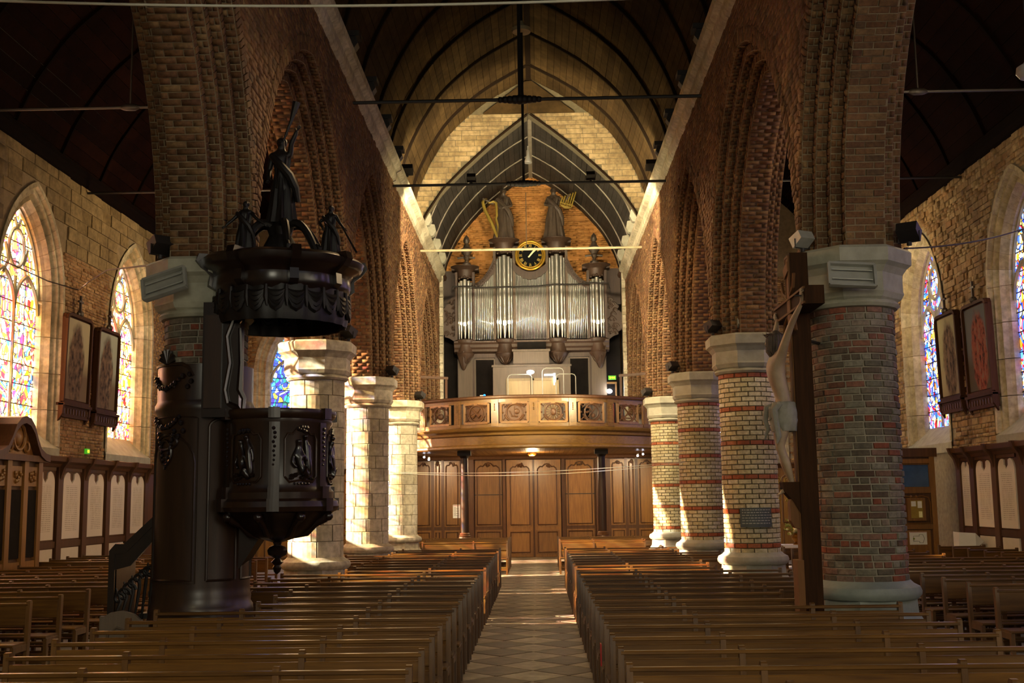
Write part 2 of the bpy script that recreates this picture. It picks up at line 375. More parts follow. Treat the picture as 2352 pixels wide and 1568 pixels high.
def corners(A, F, d, dj=.3, back=-.015):
    n = A.shape[1]; h = d*(1+np.random.uniform(-dj, dj, n)); b = np.full(n, back)
    q = [(0, 2), (1, 2), (1, 3), (0, 3)]
    P = [F(A[i], A[j], b) for i, j in q]+[F(A[i], A[j], h) for i, j in q]
    return np.stack([np.stack(p, -1) for p in P], 1)      # n, 8, 3
CAMP = np.array([.1, 0, 2.05])
def lay(Pc, mat, parent, piece_name, rest_name, limit=300, seen=None):
    """the pieces that show largest become parts of their own, the rest one joined part"""
    n = len(Pc)
    if n == 0: return
    cen = Pc.mean(1); ex = Pc[:, [1, 2, 5, 6]].mean(1)-Pc[:, [0, 3, 4, 7]].mean(1); ey = Pc[:, [2, 3, 6, 7]].mean(1)-Pc[:, [0, 1, 4, 5]].mean(1)
    nz = np.cross(ex, ey); d = CAMP-cen; dist = np.linalg.norm(d, axis=1)
    sc = np.sum(nz*d, 1)/dist**3
    rel = cen-CAMP; uu = (rel[:, 0]+.0209*rel[:, 1])/rel[:, 1]; vv = rel[:, 2]/rel[:, 1]
    sc = np.where((np.abs(uu) < .455) & (vv < .46) & (vv > -.17) & (rel[:, 1] > 1), sc, -1)
    if seen is not None: sc = np.where(seen(cen), sc, -1)
    order = np.argsort(-sc); k = [i for i in order[:limit] if sc[i] > 0]
    me = unit_box(mat)
    for i in k:
        X = Vector(ex[i]); Y = Vector(ey[i]); Z = Vector(Pc[i, 4:].mean(0)-Pc[i, :4].mean(0)); lx, ly, lz = X.length, Y.length, Z.length
        X.normalize(); Z2 = X.cross(Y).normalized(); Y2 = Z2.cross(X)
        m = Matrix((X, Y2, Z2)).transposed().to_4x4() @ Matrix.Diagonal((lx, ly, max(lz, .01), 1)); m.translation = Vector(cen[i])
        o = bpy.data.objects.new(piece_name, me); C.objects.link(o); o.parent = parent
        o.matrix_parent_inverse = parent.matrix_basis.inverted() if parent.type == 'EMPTY' and parent.location.length > 0 else Matrix()
        o.matrix_basis = m
    rest = np.ones(n, bool); rest[k] = False; R = Pc[rest]
    if len(R):
        F = (BOXF[:5][None]+(np.arange(len(R))*8)[:, None, None]).reshape(-1, 4)
        o = np_mesh(rest_name, R-np.array(parent.location), F, mat, parent); o['kind'] = 'stuff'

# ------------------------------------------------------------------ the setting
COLY = [13.4, 20.3, 26.4, 32.7]; CX = 3.8; NF = 3.25; AF = 4.35; SPR = 4.85; TOP = 9.75
XL, XR = -10.6, 10.2; YW = 39.5; Y0 = -9.0; YB = 41.4
fl = MB().box(XL-1, XR+1, Y0-.5, 43, -.3, 0).build('floor', M['floor']); tag(fl, 'grey stone church floor under the pews', 'floor', kind='structure')
# aisle paving: rotated squares, light and dark
A = []; ts = .60; dg = ts*math.sqrt(2)
k = 0; y = 3.6
def tile_mesh(mat):
    me = bpy.data.meshes.new('tile'); h = dg/2-.008
    v = [(-h, 0, -.02), (0, -h, -.02), (h, 0, -.02), (0, h, -.02)]; e = .012
    v += [(-h+e, 0, 0), (0, -h+e, 0), (h-e, 0, 0), (0, h-e, 0)]
    me.from_pydata(v, [], [(0, 1, 5, 4), (1, 2, 6, 5), (2, 3, 7, 6), (3, 0, 4, 7), (4, 5, 6, 7)]); me.materials.append(mat); return me
tml, tmd = tile_mesh(M['tile_light']), tile_mesh(M['tile_dark'])
r = 0
while y < 41.0:
    for x in ([-dg*.5, dg*.5] if r % 2 else [-dg, 0, dg]):
        dark = r % 2 == 1
        o = bpy.data.objects.new('tile', tmd if dark else tml); C.objects.link(o); o.parent = fl; o.location = (x, y, .012+random.uniform(-.001, .002))
    y += dg/2; r += 1
for sx in (-1, 1):
    mb = MB(); yy = 3.5
    while yy < 41:
        mb.box(min(sx*1.26, sx*1.6), max(sx*1.26, sx*1.6), yy, yy+.61, -.02, .006); yy += .62
    o = mb.build('border_slabs', M['tile_light'], fl); o['kind'] = 'stuff'

# --- arcade walls
def arcade(side, name, label, mat, face_mat):
    sg = 1 if side > 0 else -1
    root = empty(name, kind='structure'); tag(root, label, 'wall')
    X = lambda x: sg*x
    lay_x = [NF, NF+.13, NF+.26, NF+.39, AF-.26, AF-.13, AF]; insets = [0, .14, .28, .42, .28, .14]
    ys = [6.2]+COLY+[YW]
    core = MB(); H = 4.0; nseg = 22
    bays = []
    for a, b in zip(ys[:-1], ys[1:]):
        s0 = (b-a)/2-.12; k = (H*H-s0*s0)/(2*s0); k = max(k, .05); bays.append(((a+b)/2, s0, k))
    def curve(bay, t):
        yc, s0, k = bay; R = s0+k-t; am = math.acos(min(1, k/R)); pts = []
        for i in range(nseg+1): a_ = am*i/nseg; pts.append((R*math.cos(a_)-k, SPR+R*math.sin(a_)))
        return pts
    for bay in bays:
        yc = bay[0]
        cs = [curve(bay, t) for t in insets]
        for hs in (-1, 1):
            for li in range(6):
                x0, x1 = X(lay_x[li]), X(lay_x[li+1]); c = cs[li]
                vs = []; fs = []
                for (dy, z) in c: vs += [(x0, yc+hs*dy, z), (x1, yc+hs*dy, z)]
                fs = [(2*i, 2*i+1, 2*i+3, 2*i+2) for i in range(nseg)]; core.add(vs, fs)
                if li < 5:
                    d = cs[li+1]; vs = []
                    for p, q in zip(c, d): vs += [(x1, yc+hs*p[0], p[1]), (x1, yc+hs*q[0], q[1])]
                    core.add(vs, fs)
            for (xf, c) in ((X(NF), cs[0]), (X(AF), cs[5])):
                vs = []
                for p in c: vs += [(xf, yc+hs*p[0], p[1]), (xf, yc+hs*p[0], TOP)]
                core.add(vs, [(2*i, 2*i+1, 2*i+3, 2*i+2) for i in range(nseg)])
    for i, yp in enumerate(ys):
        e = [.12]+[.12]*4+[.12]
        for xf, hh in ((X(NF), .12), (X(AF), .26)):
            a = yp-hh if i else yp-.0; b = yp+hh if i < len(ys)-1 else yp
            core.add([(xf, a, SPR), (xf, b, SPR), (xf, b, TOP), (xf, a, TOP)], [(0, 1, 2, 3)])
    core.add([(X(NF), ys[0], TOP), (X(AF), ys[0], TOP), (X(AF), YW, TOP), (X(NF), YW, TOP)], [(0, 1, 2, 3)])
    core.add([(X(NF), ys[0], SPR), (X(AF), ys[0], SPR), (X(AF), ys[0], TOP), (X(NF), ys[0], TOP)], [(0, 1, 2, 3)])
    core.build('masonry_core', M['mortar'], root)
    P = []
    def inside(y, z, t=0.0, grow=.02):
        m = np.zeros(y.shape, bool)
        for (yc, s0, k) in bays:
            R = s0+k-t+grow; dy = np.abs(y-yc)+k; m |= (dy*dy+(z-SPR)**2 < R*R)
        return m
    def okc(u, v, A):
        a = A[0]; b = A[1]; return ~(inside(a, A[2]) | inside(b, A[2]) | inside(a, A[3]) | inside(b, A[3]))
    Af = layout(ys[0], YW, SPR, TOP, .235, .078, .014, .1, okc)
    P.append(corners(Af, lambda u, v, h: (sg*(NF-h), u, v), .012, .8))
    Pf = P; P2 = []
    As = layout(ys[0], YW, SPR, TOP, .235, .078, .014, .1, okc)
    # soffit and orders
    for bay in bays:
        yc, s0, k = bay
        for li in range(6):
            t = insets[li]; R = s0+k-t; am = math.acos(min(1, k/R)); La = R*am
            x0, x1 = lay_x[li], lay_x[li+1]
            Ao = layout(x0, x1, 0, La, .225 if li == 3 else .13, .078, .014, .06 if li == 3 else .02, None, .3)
            for hs in (-1, 1):
                def F(u, v, h, hs=hs, R=R, k=k, yc=yc):
                    a_ = v/R; q = R-h
                    return (sg*u+0*v, yc+hs*(q*np.cos(a_)-k), SPR+q*np.sin(a_))
                P2.append(corners(Ao, F, .016, .6))
        # ledges between orders (face bricks of each order, seen from the nave)
        for li in (1, 2, 3):
            t = insets[li]; R = s0+k-t
            am = math.acos(min(1, k/(R+.07))); Ao = layout(0, .14, 0, (R+.07)*am, .14, .078, .014, 0, None, .3)
            for hs in (-1, 1):
                def F(u, v, h, hs=hs, R=R, k=k, yc=yc, x=lay_x[li]):
                    a_ = v/(R+.07); q = R+u
                    return (sg*(x-h), yc+hs*(q*np.cos(a_)-k), SPR+q*np.sin(a_))
                P2.append(corners(Ao, F, .012, .6))
        # arch ring on the nave face
        R = s0+k; Ao = layout(0, .22, 0, (R+.1)*math.acos(k/(R+.1)), .22, .078, .014, 0, None, .3)
        for hs in (-1, 1):
            def F(u, v, h, hs=hs, R=R, k=k, yc=yc):
                a_ = v/(R+.1); q = R+u
                return (sg*(NF-h), yc+hs*(q*np.cos(a_)-k), SPR+q*np.sin(a_))
            P2.append(corners(Ao, F, .022, .5))
    lay(np.concatenate(P2), mat, root, 'brick', 'soffit_bricks', 300, seen=lambda c: (c[:, 1] < 15.5) & (c[:, 1] > 9.5))
    P = P[0]; o_n = len(P)
    F = (BOXF[:5][None]+(np.arange(o_n)*8)[:, None, None]).reshape(-1, 4)
    o = np_mesh('face_bricks', P, F, face_mat, root); o['kind'] = 'stuff'
    # stone cornice with a roll moulding
    prof = [(NF+.02, 9.55), (NF-.07, 9.6), (NF-.1, 9.68), (NF-.1, 9.8), (NF-.2, 9.86), (NF-.22, 9.98), (NF-.12, 10.02), (NF-.1, 10.12), (AF-.1, 10.12), (AF-.1, 9.7)]
    yy = ys[0]; st = M['stone_grey']
    while yy < YW-.1:
        L = min(random.uniform(.9, 1.3), YW-yy)
        mb = MB(); mb.prism(prof, yy+.006, yy+L-.006, lambda u, v, d: (sg*u, d, v)); mb.build('cornice_stone', M['limestone'], root)
        yy += L
    return root
arcade(-1, 'wall_nave_left', 'brick arcade wall of stepped pointed arches behind the pulpit', M['brick_warm'], M['brick_warm'])
arcade(1, 'wall_nave_right', 'brick arcade wall of stepped pointed arches above the crucifix', M['brick_warm'], M['brick_warm'])

# --- outer walls with windows
WYL = [17.75, 23.8, 29.85, 35.7]; WYR = [-.45, 5.6, 11.65, 17.75, 23.8, 29.85, 35.7]
OW, OS, OK = 1.55, 6.55, .925
def arc_pts(w, n=14, spr=OS, base=OW):
    """half outline (s, z) from springing to apex for a concentric pointed arch of half width w"""
    R = w+OK; am = math.acos(OK/R)
    return [(R*math.cos(am*i/n)-OK, spr+R*math.sin(am*i/n)) for i in range(n+1)]
def outline(w, sill, seg=.42, n=14, spr=OS):
    """right half outline from sill centre side up to apex, sampled"""
    pts = []; z = sill; k = max(1, round((spr-sill)/seg))
    pts = [(w, sill+(spr-sill)*i/k) for i in range(k)]
    return pts+arc_pts(w, n, spr)
def wall_face(mb, P, s0, s1, z0, z1, cs, d, w=OW, sill=3.35, spr=OS):
    cs = sorted(cs); edges = [s0]+[e for c in cs for e in (c-w, c+w)]+[s1]
    for a, b in zip(edges[::2], edges[1::2]): mb.add([P(a, z0, d), P(b, z0, d), P(b, z1, d), P(a, z1, d)], [(0, 1, 2, 3)])
    for c in cs:
        mb.add([P(c-w, z0, d), P(c+w, z0, d), P(c+w, sill, d), P(c-w, sill, d)], [(0, 1, 2, 3)])
        for hs in (-1, 1):
            vs = []
            for (s, z) in arc_pts(w, 14, spr): vs += [P(c+hs*s, z, d), P(c+hs*s, z1, d)]
            mb.add(vs, [(2*i, 2*i+1, 2*i+3, 2*i+2) for i in range(14)])
def win_mask(cs, w=OW, sill=3.3, spr=OS):
    def m(u, v, A):
        bad = np.zeros(u.shape, bool)
        for c in cs:
            for uu in (A[0], A[1]):
                for vv in (A[2], A[3]):
                    du = np.abs(uu-c); bad |= (du < w) & (vv > sill) & (vv < spr)
                    bad |= (vv >= spr) & ((du+OK)**2+(vv-spr)**2 < (w+OK)**2)
        return ~bad
    return m
WN = [0]
def window(P, c, glass, label, sill=3.35, spr=OS, name=None):
    """P(s, z, d): d grows outwards from the wall face"""
    WN[0] += 1
    root = empty('window_%d' % WN[0], kind='structure'); tag(root, label, 'window')
    secs = [(OW+.10, -.035), (OW+.10, -.05), (OW, -.05), (OW-.05, .03), (OW-.12, .03), (OW-.19, .14), (OW-.27, .10), (OW-.34, .2), (OW-.40, .26), (OW-.42, .38)]
    n = 14; cols = [outline(w_, sill-.02, .42, n, spr) for w_, _ in secs]; m = len(cols[0])
    bl = list(range(0, m, 1 if m < 0 else 2)); bl = bl if bl[-1] == m-1 else bl+[m-1]
    for hs in (-1, 1):
        for a, b in zip(bl[:-1], bl[1:]):
            mb = MB(); vs = []; g = .02
            for t in range(a, b+1):
                for ci, (w_, d) in enumerate(secs):
                    s, z = cols[ci][t]
                    if t == a: s2, z2 = cols[ci][a+1]; s, z = s+(s2-s)*g, z+(z2-z)*g
                    if t == b and b != m-1: s2, z2 = cols[ci][b-1]; s, z = s+(s2-s)*g, z+(z2-z)*g
                    vs.append(P(c+hs*s, z, d))
            K = len(secs); fs = [(i*K+j, i*K+j+1, (i+1)*K+j+1, (i+1)*K+j) for i in range(b-a) for j in range(K-1)]
            mb.add(vs, fs).build('jamb_stone', M['jamb'], root)
    # backing behind the joints
    mb = MB()
    for hs in (-1, 1):
        vs = []
        for t in range(m):
            for (w_, d) in ((OW+.02, -.0), (OW-.15, .12), (OW-.36, .3), (OW-.40, .42)):
                R = None; ss = outline(w_, sill-.02, .42, n, spr)[t]; vs.append(P(c+hs*ss[0], ss[1], d+.02))
        mb.add(vs, [(i*4+j, i*4+j+1, (i+1)*4+j+1, (i+1)*4+j) for i in range(m-1) for j in range(3)])
    mb.build('joint_backing', M['mortar'], root)
    # sloping sill
    gw = OW-.42; mb = MB(); mb.add([P(c-OW-.1, sill-.3, -.06), P(c+OW+.1, sill-.3, -.06), P(c+OW+.1, sill-.06, -.06), P(c-OW-.1, sill-.06, -.06),
        P(c-OW, sill, 0), P(c+OW, sill, 0), P(c+gw, sill+.42, .40), P(c-gw, sill+.42, .40)], [(0, 1, 2, 3), (3, 2, 5, 4), (4, 5, 6, 7)]); mb.build('window_sill', M['stone_grey'], root)
    mb = MB()
    for hs in (-1, 1):
        mb.add([P(c+hs*OW, sill-.01, 0), P(c+hs*(OW-.2), sill-.01, .14), P(c+hs*gw, sill+.45, .40), P(c+hs*gw, sill, .42), P(c+hs*OW, sill-.2, .3)], [(0, 1, 2, 3, 4)])
    # tracery: mullion, two lights, a circle
    def arcline(cc, w_, sp, kk, n=12):
        R = w_+kk; am = math.acos(kk/R); L = []
        for i in range(n+1): L.append((-(R*math.cos(am*i/n)-kk), sp+R*math.sin(am*i/n)))
        L += [(-s, z) for s, z in L[-2::-1]]
        return [(cc+s, z) for s, z in L]
    s0 = sill+.42; hw = gw/2
    tb = MB(); tb.tube([P(c, s0, .36), P(c, spr+.35, .36)], .045, 6); tb.build('mullion', M['stone_grey'], root, True)
    tb = MB()
    for q in (-1, 1): tb.tube([P(s, z, .36) for s, z in arcline(c+q*hw, hw, spr-.35, .25)], .05, 6)
    tb.tube([P(c+.36*math.cos(a), spr+.95+.42*math.sin(a), .36) for a in [2*PI*i/20 for i in range(21)]], .045, 6)
    for q in (-1, 1): tb.tube([P(c+q*.0, spr+1.37, .36), P(c+q*.15, spr+1.6, .36)], .04, 6)
    for q in (-1, 1): tb.tube([P(c+q*(hw+.02), spr+.3, .36), P(c+q*.36, spr+.62, .36), P(c+q*.52, spr+.98, .36)], .04, 6)
    tb.tube([P(s, z, .37) for s, z in arcline(c, gw, spr, OK)], .05, 6)
    tb.build('tracery', M['stone_grey'], root, True)
    # panes between saddle bars
    R = gw+OK
    top = lambda s: spr+math.sqrt(max(0, R*R-(abs(s)+OK)**2))
    z = s0; dz = .43; bars = MB(); ncol = 4; first = True
    while z < top(0)-.05:
        z2 = z+dz
        for j in range(ncol):
            a = -gw+2*gw*j/ncol; b = -gw+2*gw*(j+1)/ncol; xs = [a+(b-a)*i/4 for i in range(5)]
            tp = [min(z2-.008, top(x)-.003) for x in xs]
            if max(tp) < z+.02: continue
            tp = [max(t, z+.004) for t in tp]
            g = .006; xs[0] += g; xs[-1] -= g; vs = []
            for x, t in zip(xs, tp): vs += [P(c+x, z, .385), P(c+x, t, .385), P(c+x, z, .392), P(c+x, t, .392)]
            fs = []
            for i in range(4): q = 4*i; fs += [(q, q+4, q+5, q+1), (q+2, q+3, q+7, q+6)]
            MB().add(vs, fs).build('pane', glass, root)
        if z > s0 and z < top(0)-.3:
            wz = gw if z < spr else math.sqrt(max(.001, R*R-(z-spr)**2))-OK
            bars.tube([P(c-wz, z-.003, .375), P(c+wz, z-.003, .375)], .014, 5)
        z = z2
    for q in (-.5, .5): bars.tube([P(c+q*gw, s0, .38), P(c+q*gw, top(q*gw), .38)], .009, 4)
    bars.build('saddle_bars', M['iron'], root)
    return root
def side_wall(side):
    XX = XL if side < 0 else XR
    P = lambda s, z, d: (XX+side*d, s, z)
    nm = 'wall_left' if side < 0 else 'wall_right'
    root = empty(nm, kind='structure')
    tag(root, 'tan brick wall with pale block courses above the stained windows' if side < 0 else 'rough rubble wall with dark paintings between blue stained windows', 'wall')
    ZT = 9.65; WYS = WYL if side < 0 else WYR
    mb = MB(); wall_face(mb, P, Y0, YW, 0, ZT, WYS, .0); wall_face(mb, P, Y0, YW, 0, ZT, WYS, .75)
    mb.build('masonry_core', M['mortar'] if side < 0 else M['mortar_pale'], root)
    Fn = lambda u, v, h: (XX-side*h+0*u, u, v) if side > 0 else (XX+h+0*u, YS-u, v)
    # keep the face normals pointing into the room on both sides
    if side > 0: Fw = lambda u, v, h: (XX-h+0*u, -u, v); cs = [-c for c in WYS]
    else: Fw = lambda u, v, h: (XX+h+0*u, u, v); cs = WYS
    lo, hi = (8., YW) if side < 0 else (-YW, -8.)
    wm = win_mask(cs, OW+.08)
    if side < 0:
        zb = 7.75
        A = layout(lo, hi, 3.1, zb, .24, .075, .014, .15, wm); lay(corners(A, Fw, .014, .9), M['brick_tan'], root, 'brick', 'wall_bricks', 300)
        A = layout(lo, hi, zb, ZT, .62, .30, .022, .12, wm); lay(corners(A, Fw, .03, .5), M['ashlar'], root, 'stone', 'stone_blocks', 300)
    else:
        A = layout(lo, hi, 3.1, ZT, .26, .12, .016, .42, wm); lay(corners(A, Fw, .03, .95), M['rubble'], root, 'stone', 'rubble_stones', 300)
    # wall plate moulding
    mb = MB(); prof = [(0, ZT-.15), (.1, ZT-.12), (.14, ZT), (.22, ZT+.05), (.22, ZT+.15), (-.3, ZT+.15), (-.3, ZT-.15)]
    mb.prism(prof, Y0, YW, lambda u, v, d: (XX-side*u, d, v)); mb.build('cornice', M['rib_dark'], root)
    # dust ledge over the panelling
    return root
side_wall(-1); side_wall(1)
wl = {11.65: 'stained window in the tan brick wall, out past the frame edge', 17.75: 'stained window of the tan brick wall nearest the choir', 23.8: 'tall red and gold stained window beyond the carved confessional', 29.85: 'narrower looking gold stained window between paintings and pulpit pillar', 35.7: 'stained window hidden behind the pulpit, last in tan brick wall', -.45: 'first stained window in the tan brick wall beside the choir', 5.6: 'second stained window in the tan brick wall beside the choir'}
wr = {11.65: 'stained window in the rubble wall, third from the choir', 17.75: 'stained window in the rubble wall, fourth from the choir', 23.8: 'deep stone framed blue window at the picture edge by paintings', 29.85: 'slender blue and amber stained window beside the large brick pillar', 35.7: 'stained window in the rubble wall, last before the west end', -.45: 'first stained window in the rubble wall beside the choir', 5.6: 'second stained window in the rubble wall beside the choir'}
for c in WYL: window(lambda s, z, d: (XL-d, s, z), c, M['glass_left'], wl[c])
for c in WYR: window(lambda s, z, d: (XR+d, s, z), c, M['glass_right'], wr[c])
# west ends of the aisles
for sg, cw, glass, lab, wlab in ((-1, -8.05, M['glass_blue'], 'brick end wall of the aisle behind the pulpit', 'deep blue stained window showing figures, between pulpit and stone pillar'),
                                 (1, 7.0, M['glass_right'], 'brick end wall of the aisle behind the crucifix', 'blue stained window seen in a sliver beside the crucifix')):
    P = lambda s, z, d: (s, YW+d, z)
    root = empty('wall_west_left' if sg < 0 else 'wall_west_right', kind='structure'); tag(root, lab, 'wall')
    a, b = sorted((sg*4.2, (XL if sg < 0 else XR)))
    mb = MB(); wall_face(mb, P, a, b, 0, 13.6, [cw], 0); wall_face(mb, P, a, b, 0, 13.6, [cw], .75); mb.build('masonry_core', M['mortar'], root)
    A = layout(a, b, 2.2, 9.6, .24, .075, .014, .1, win_mask([cw], OW+.08)); lay(corners(A, lambda u, v, h: (u, YW-h, v), .014, .9), M['brick_tan'], root, 'brick', 'wall_bricks', 60)
    window(P, cw, glass, wlab)
mb = MB().box(XL-.8, XR+.8, Y0-.5, Y0, 0, 16); tag(mb.build('wall_east', M['plaster']), 'plastered end wall of the choir behind the viewpoint', 'wall', kind='structure')

# --- wooden vaults
def vault(name, label, cx, prof, y0, y1, pw, mat, rib_mat, rib_step, rib_w, right_half=None, rib_from=None, shell=None, ribs=True):
    """prof: half profile [(dx, z)] apex first; planks run along the nave"""
    root = empty(name, kind='structure'); tag(root, label, 'ceiling')
    P = np.array(prof); L = np.concatenate([[0], np.cumsum(np.hypot(*np.diff(P, axis=0).T))]); n = max(6, int(L[-1]/pw))
    # smooth the profile
    def at(s): return (float(np.interp(s, L, P[:, 0])), float(np.interp(s, L, P[:, 1])))
    ss = np.linspace(0, L[-1], 60); X = np.interp(ss, L, P[:, 0]); Z = np.interp(ss, L, P[:, 1])
    for _ in range(25): X[1:-1] = (X[:-2]+X[2:]+2*X[1:-1])/4; Z[1:-1] = (Z[:-2]+Z[2:]+2*Z[1:-1])/4
    at = lambda s: (float(np.interp(s, ss, X)), float(np.interp(s, ss, Z)))
    me_cache = {}
    for hs in (-1, 1):
        for i in range(n):
            a = at(L[-1]*i/n+.006); b = at(L[-1]*(i+1)/n-.006); j = random.uniform(0, .012)
            nx, nz = (b[1]-a[1]), -(b[0]-a[0]); q = math.hypot(nx, nz); nx, nz = -nx/q, -nz/q
            if nz > 0: nx, nz = -nx, -nz
            vs = []
            for yy in (y0, y1):
                for (p, h) in ((a, j), (b, j), (b, -.03), (a, -.03)): vs.append((cx+hs*(p[0]+nx*h), yy, p[1]+nz*h))
            MB().add(vs, [(0, 1, 5, 4), (1, 2, 6, 5), (2, 3, 7, 6), (3, 0, 4, 7), (0, 3, 2, 1), (4, 5, 6, 7)]).build('plank', mat, root)
        vs = []
        for t in range(31):
            p = at(L[-1]*t/30); vs += [(cx+hs*(p[0]+.04), y0-.3, p[1]+.06), (cx+hs*(p[0]+.04), y1+.3, p[1]+.06)]
        MB().add(vs, [(2*i, 2*i+1, 2*i+3, 2*i+2) for i in range(30)]).build('light_blocking_shell', M['black_wood'], root)  # unseen backing added behind the planks to block light
    MB().box(cx-.07, cx+.07, y0, y1, prof[0][1]-.07, prof[0][1]+.1).build('ridge_board', rib_mat, root)
    y = rib_from if rib_from is not None else y0+rib_step/2
    while y < y1:
        for hs in (-1, 1):
            mb = MB(); vs = []
            for t in range(25):
                p = at(L[-1]*t/24); q = at(min(L[-1], L[-1]*t/24+.02)); r_ = at(max(0, L[-1]*t/24-.02))
                tx, tz = q[0]-r_[0], q[1]-r_[1]; l = math.hypot(tx, tz); nx, nz = tz/l, -tx/l
                if nz > 0: nx, nz = -nx, -nz
                for yy, h in ((y-rib_w/2, 0), (y-rib_w/2, rib_w*1.1), (y+rib_w/2, rib_w*1.1), (y+rib_w/2, 0)): vs.append((cx+hs*(p[0]+nx*h), yy, p[1]+nz*h))
            mb.add(vs, [(i*4+j, i*4+(j+1) % 4, (i+1)*4+(j+1) % 4, (i+1)*4+j) for i in range(24) for j in range(4)])
            mb.build('rib', rib_mat, root)
        y += rib_step
    return root, at, L[-1]
NV = [(0, 14.4), (.8, 13.98), (1.55, 13.5), (2.42, 12.7), (3.0, 11.72), (3.36, 10.87), (3.5, 9.95)]
nv, nat, nL = vault('ceiling_nave', 'dark pointed barrel vault of brown boards over the nave', 0, NV, 0, 32.7, .2, M['plank_nave'], M['rib'], 2.3, .07, rib_from=3.9)
FVP = [(0, 13.96), (.81, 13.5), (1.85, 12.62), (2.63, 11.72), (3.1, 10.8), (3.3, 9.95)]
vault('ceiling_west', 'charcoal boarded vault with thin pale ribs above the organ', 0, FVP, 33.3, YB+.3, .2, M['plank_dark'], M['rib_pale'], 2.1, .035, rib_from=34.6)
for sg, cx, hw in ((-1, (XL-AF)/2, (-XL-AF)/2), (1, (XR+AF)/2, (XR-AF)/2)):
    hw += .1
    AV = [(0, 13.3), (hw*.35, 12.65), (hw*.65, 11.8), (hw*.88, 10.7), (hw, 9.7)]
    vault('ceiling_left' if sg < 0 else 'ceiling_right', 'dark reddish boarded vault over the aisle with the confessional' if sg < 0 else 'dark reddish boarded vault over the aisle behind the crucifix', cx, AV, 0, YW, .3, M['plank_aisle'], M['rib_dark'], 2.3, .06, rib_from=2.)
# corbels at the rib feet
def corbels():
    i = 0
    for yy, sgs in ((17.7, (-1, 1)), (20.0, (-1, 1)), (22.3, (-1, 1)), (24.6, (-1, 1)), (26.9, (-1, 1))):
        for sg in sgs:
            mb = MB(); mb.prism([(3.48, 10.55), (3.12, 10.5), (3.05, 10.3), (3.12, 10.2), (3.2, 10.05), (3.48, 10.0)], yy-.12, yy+.12, lambda u, v, d: (sg*u, d, v))
            mb.box(min(sg*3.02, sg*3.3), max(sg*3.02, sg*3.3), yy-.16, yy+.16, 10.42, 10.52)
            o = mb.build('corbel', M['black_wood'], nv)
corbels()

# --- transverse stone arch at the fourth pillar pair, west gable
RING = [(3.25, 9.9), (3.08, 10.31), (2.58, 11.07), (1.99, 11.66), (1.21, 12.38), (.6, 12.87), (0, 13.33)]
def ringx(z):
    zz = [p[1] for p in RING]; xx = [p[0] for p in RING]; return np.interp(z, zz, xx)
root = empty('wall_chancel_arch', kind='structure'); root.name = 'wall_arch'; tag(root, 'pale stone arch wall crossing the nave vault before the organ', 'wall')
mb = MB()
for hs in (-1, 1):
    zs = np.linspace(9.9, 13.33, 20); vs = []
    for yf in (32.75, 33.25):
        vs = []
        for z in zs: vs += [(hs*float(ringx(z)), yf, z), (hs*3.7, yf, z)]
        mb.add(vs, [(2*i, 2*i+1, 2*i+3, 2*i+2) for i in range(19)])
    vs = []
    for z in zs: vs += [(hs*float(ringx(z)), 32.75, z), (hs*float(ringx(z)), 33.25, z)]
    mb.add(vs, [(2*i, 2*i+1, 2*i+3, 2*i+2) for i in range(19)])
mb.add([(-3.7, 32.75, 13.33), (3.7, 32.75, 13.33), (3.7, 32.75, 14.8), (-3.7, 32.75, 14.8)], [(0, 1, 2, 3)])
mb.build('masonry_core', M['mortar_dark'], root)
nvx = lambda z: np.interp(z, [9.95, 10.87, 11.72, 12.7, 13.5, 13.98, 14.4], [3.5, 3.36, 3.0, 2.42, 1.55, .8, 0])
rows = []; z = 9.95; k = 0
while z < 13.3:
    h = random.uniform(.11, .19); z2 = min(z+h, 13.33); inn = float(max(ringx(z), ringx(z2))); out = float(nvx((z+z2)/2))-.02
    for a, b in ((-out, -inn-.02), (inn+.02, out)):
        if b-a > .1: rows.append(layout(a-(.2 if k % 2 else 0), b, z, z2, random.uniform(.4, .62), z2-z, .016, 0, None, .2).clip(min=np.array([[a], [a], [z], [z]]), max=np.array([[b], [b], [z2], [z2]])))
    z = z2; k += 1
A = np.concatenate(rows, 1); A = A[:, (A[1]-A[0]) > .05]
lay(corners(A, lambda u, v, h: (u, 32.75-h, v), .02, .6), M['ashlar'], root, 'stone', 'stone_blocks', 300)
mb = MB().prism([(-1.35, 13.33), (1.35, 13.33), (.1, 14.3), (-.1, 14.3)], 32.66, 32.74, lambda u, v, d: (u, d, v)); mb.build('gable_board', M['plank_nave'], root)
mb = MB()
for hs in (-1, 1): mb.tube([(hs*float(ringx(z))*.995, 32.7, z) for z in np.linspace(9.95, 13.3, 24)], .035, 6)
mb.build('edge_moulding', M['rib'], root)
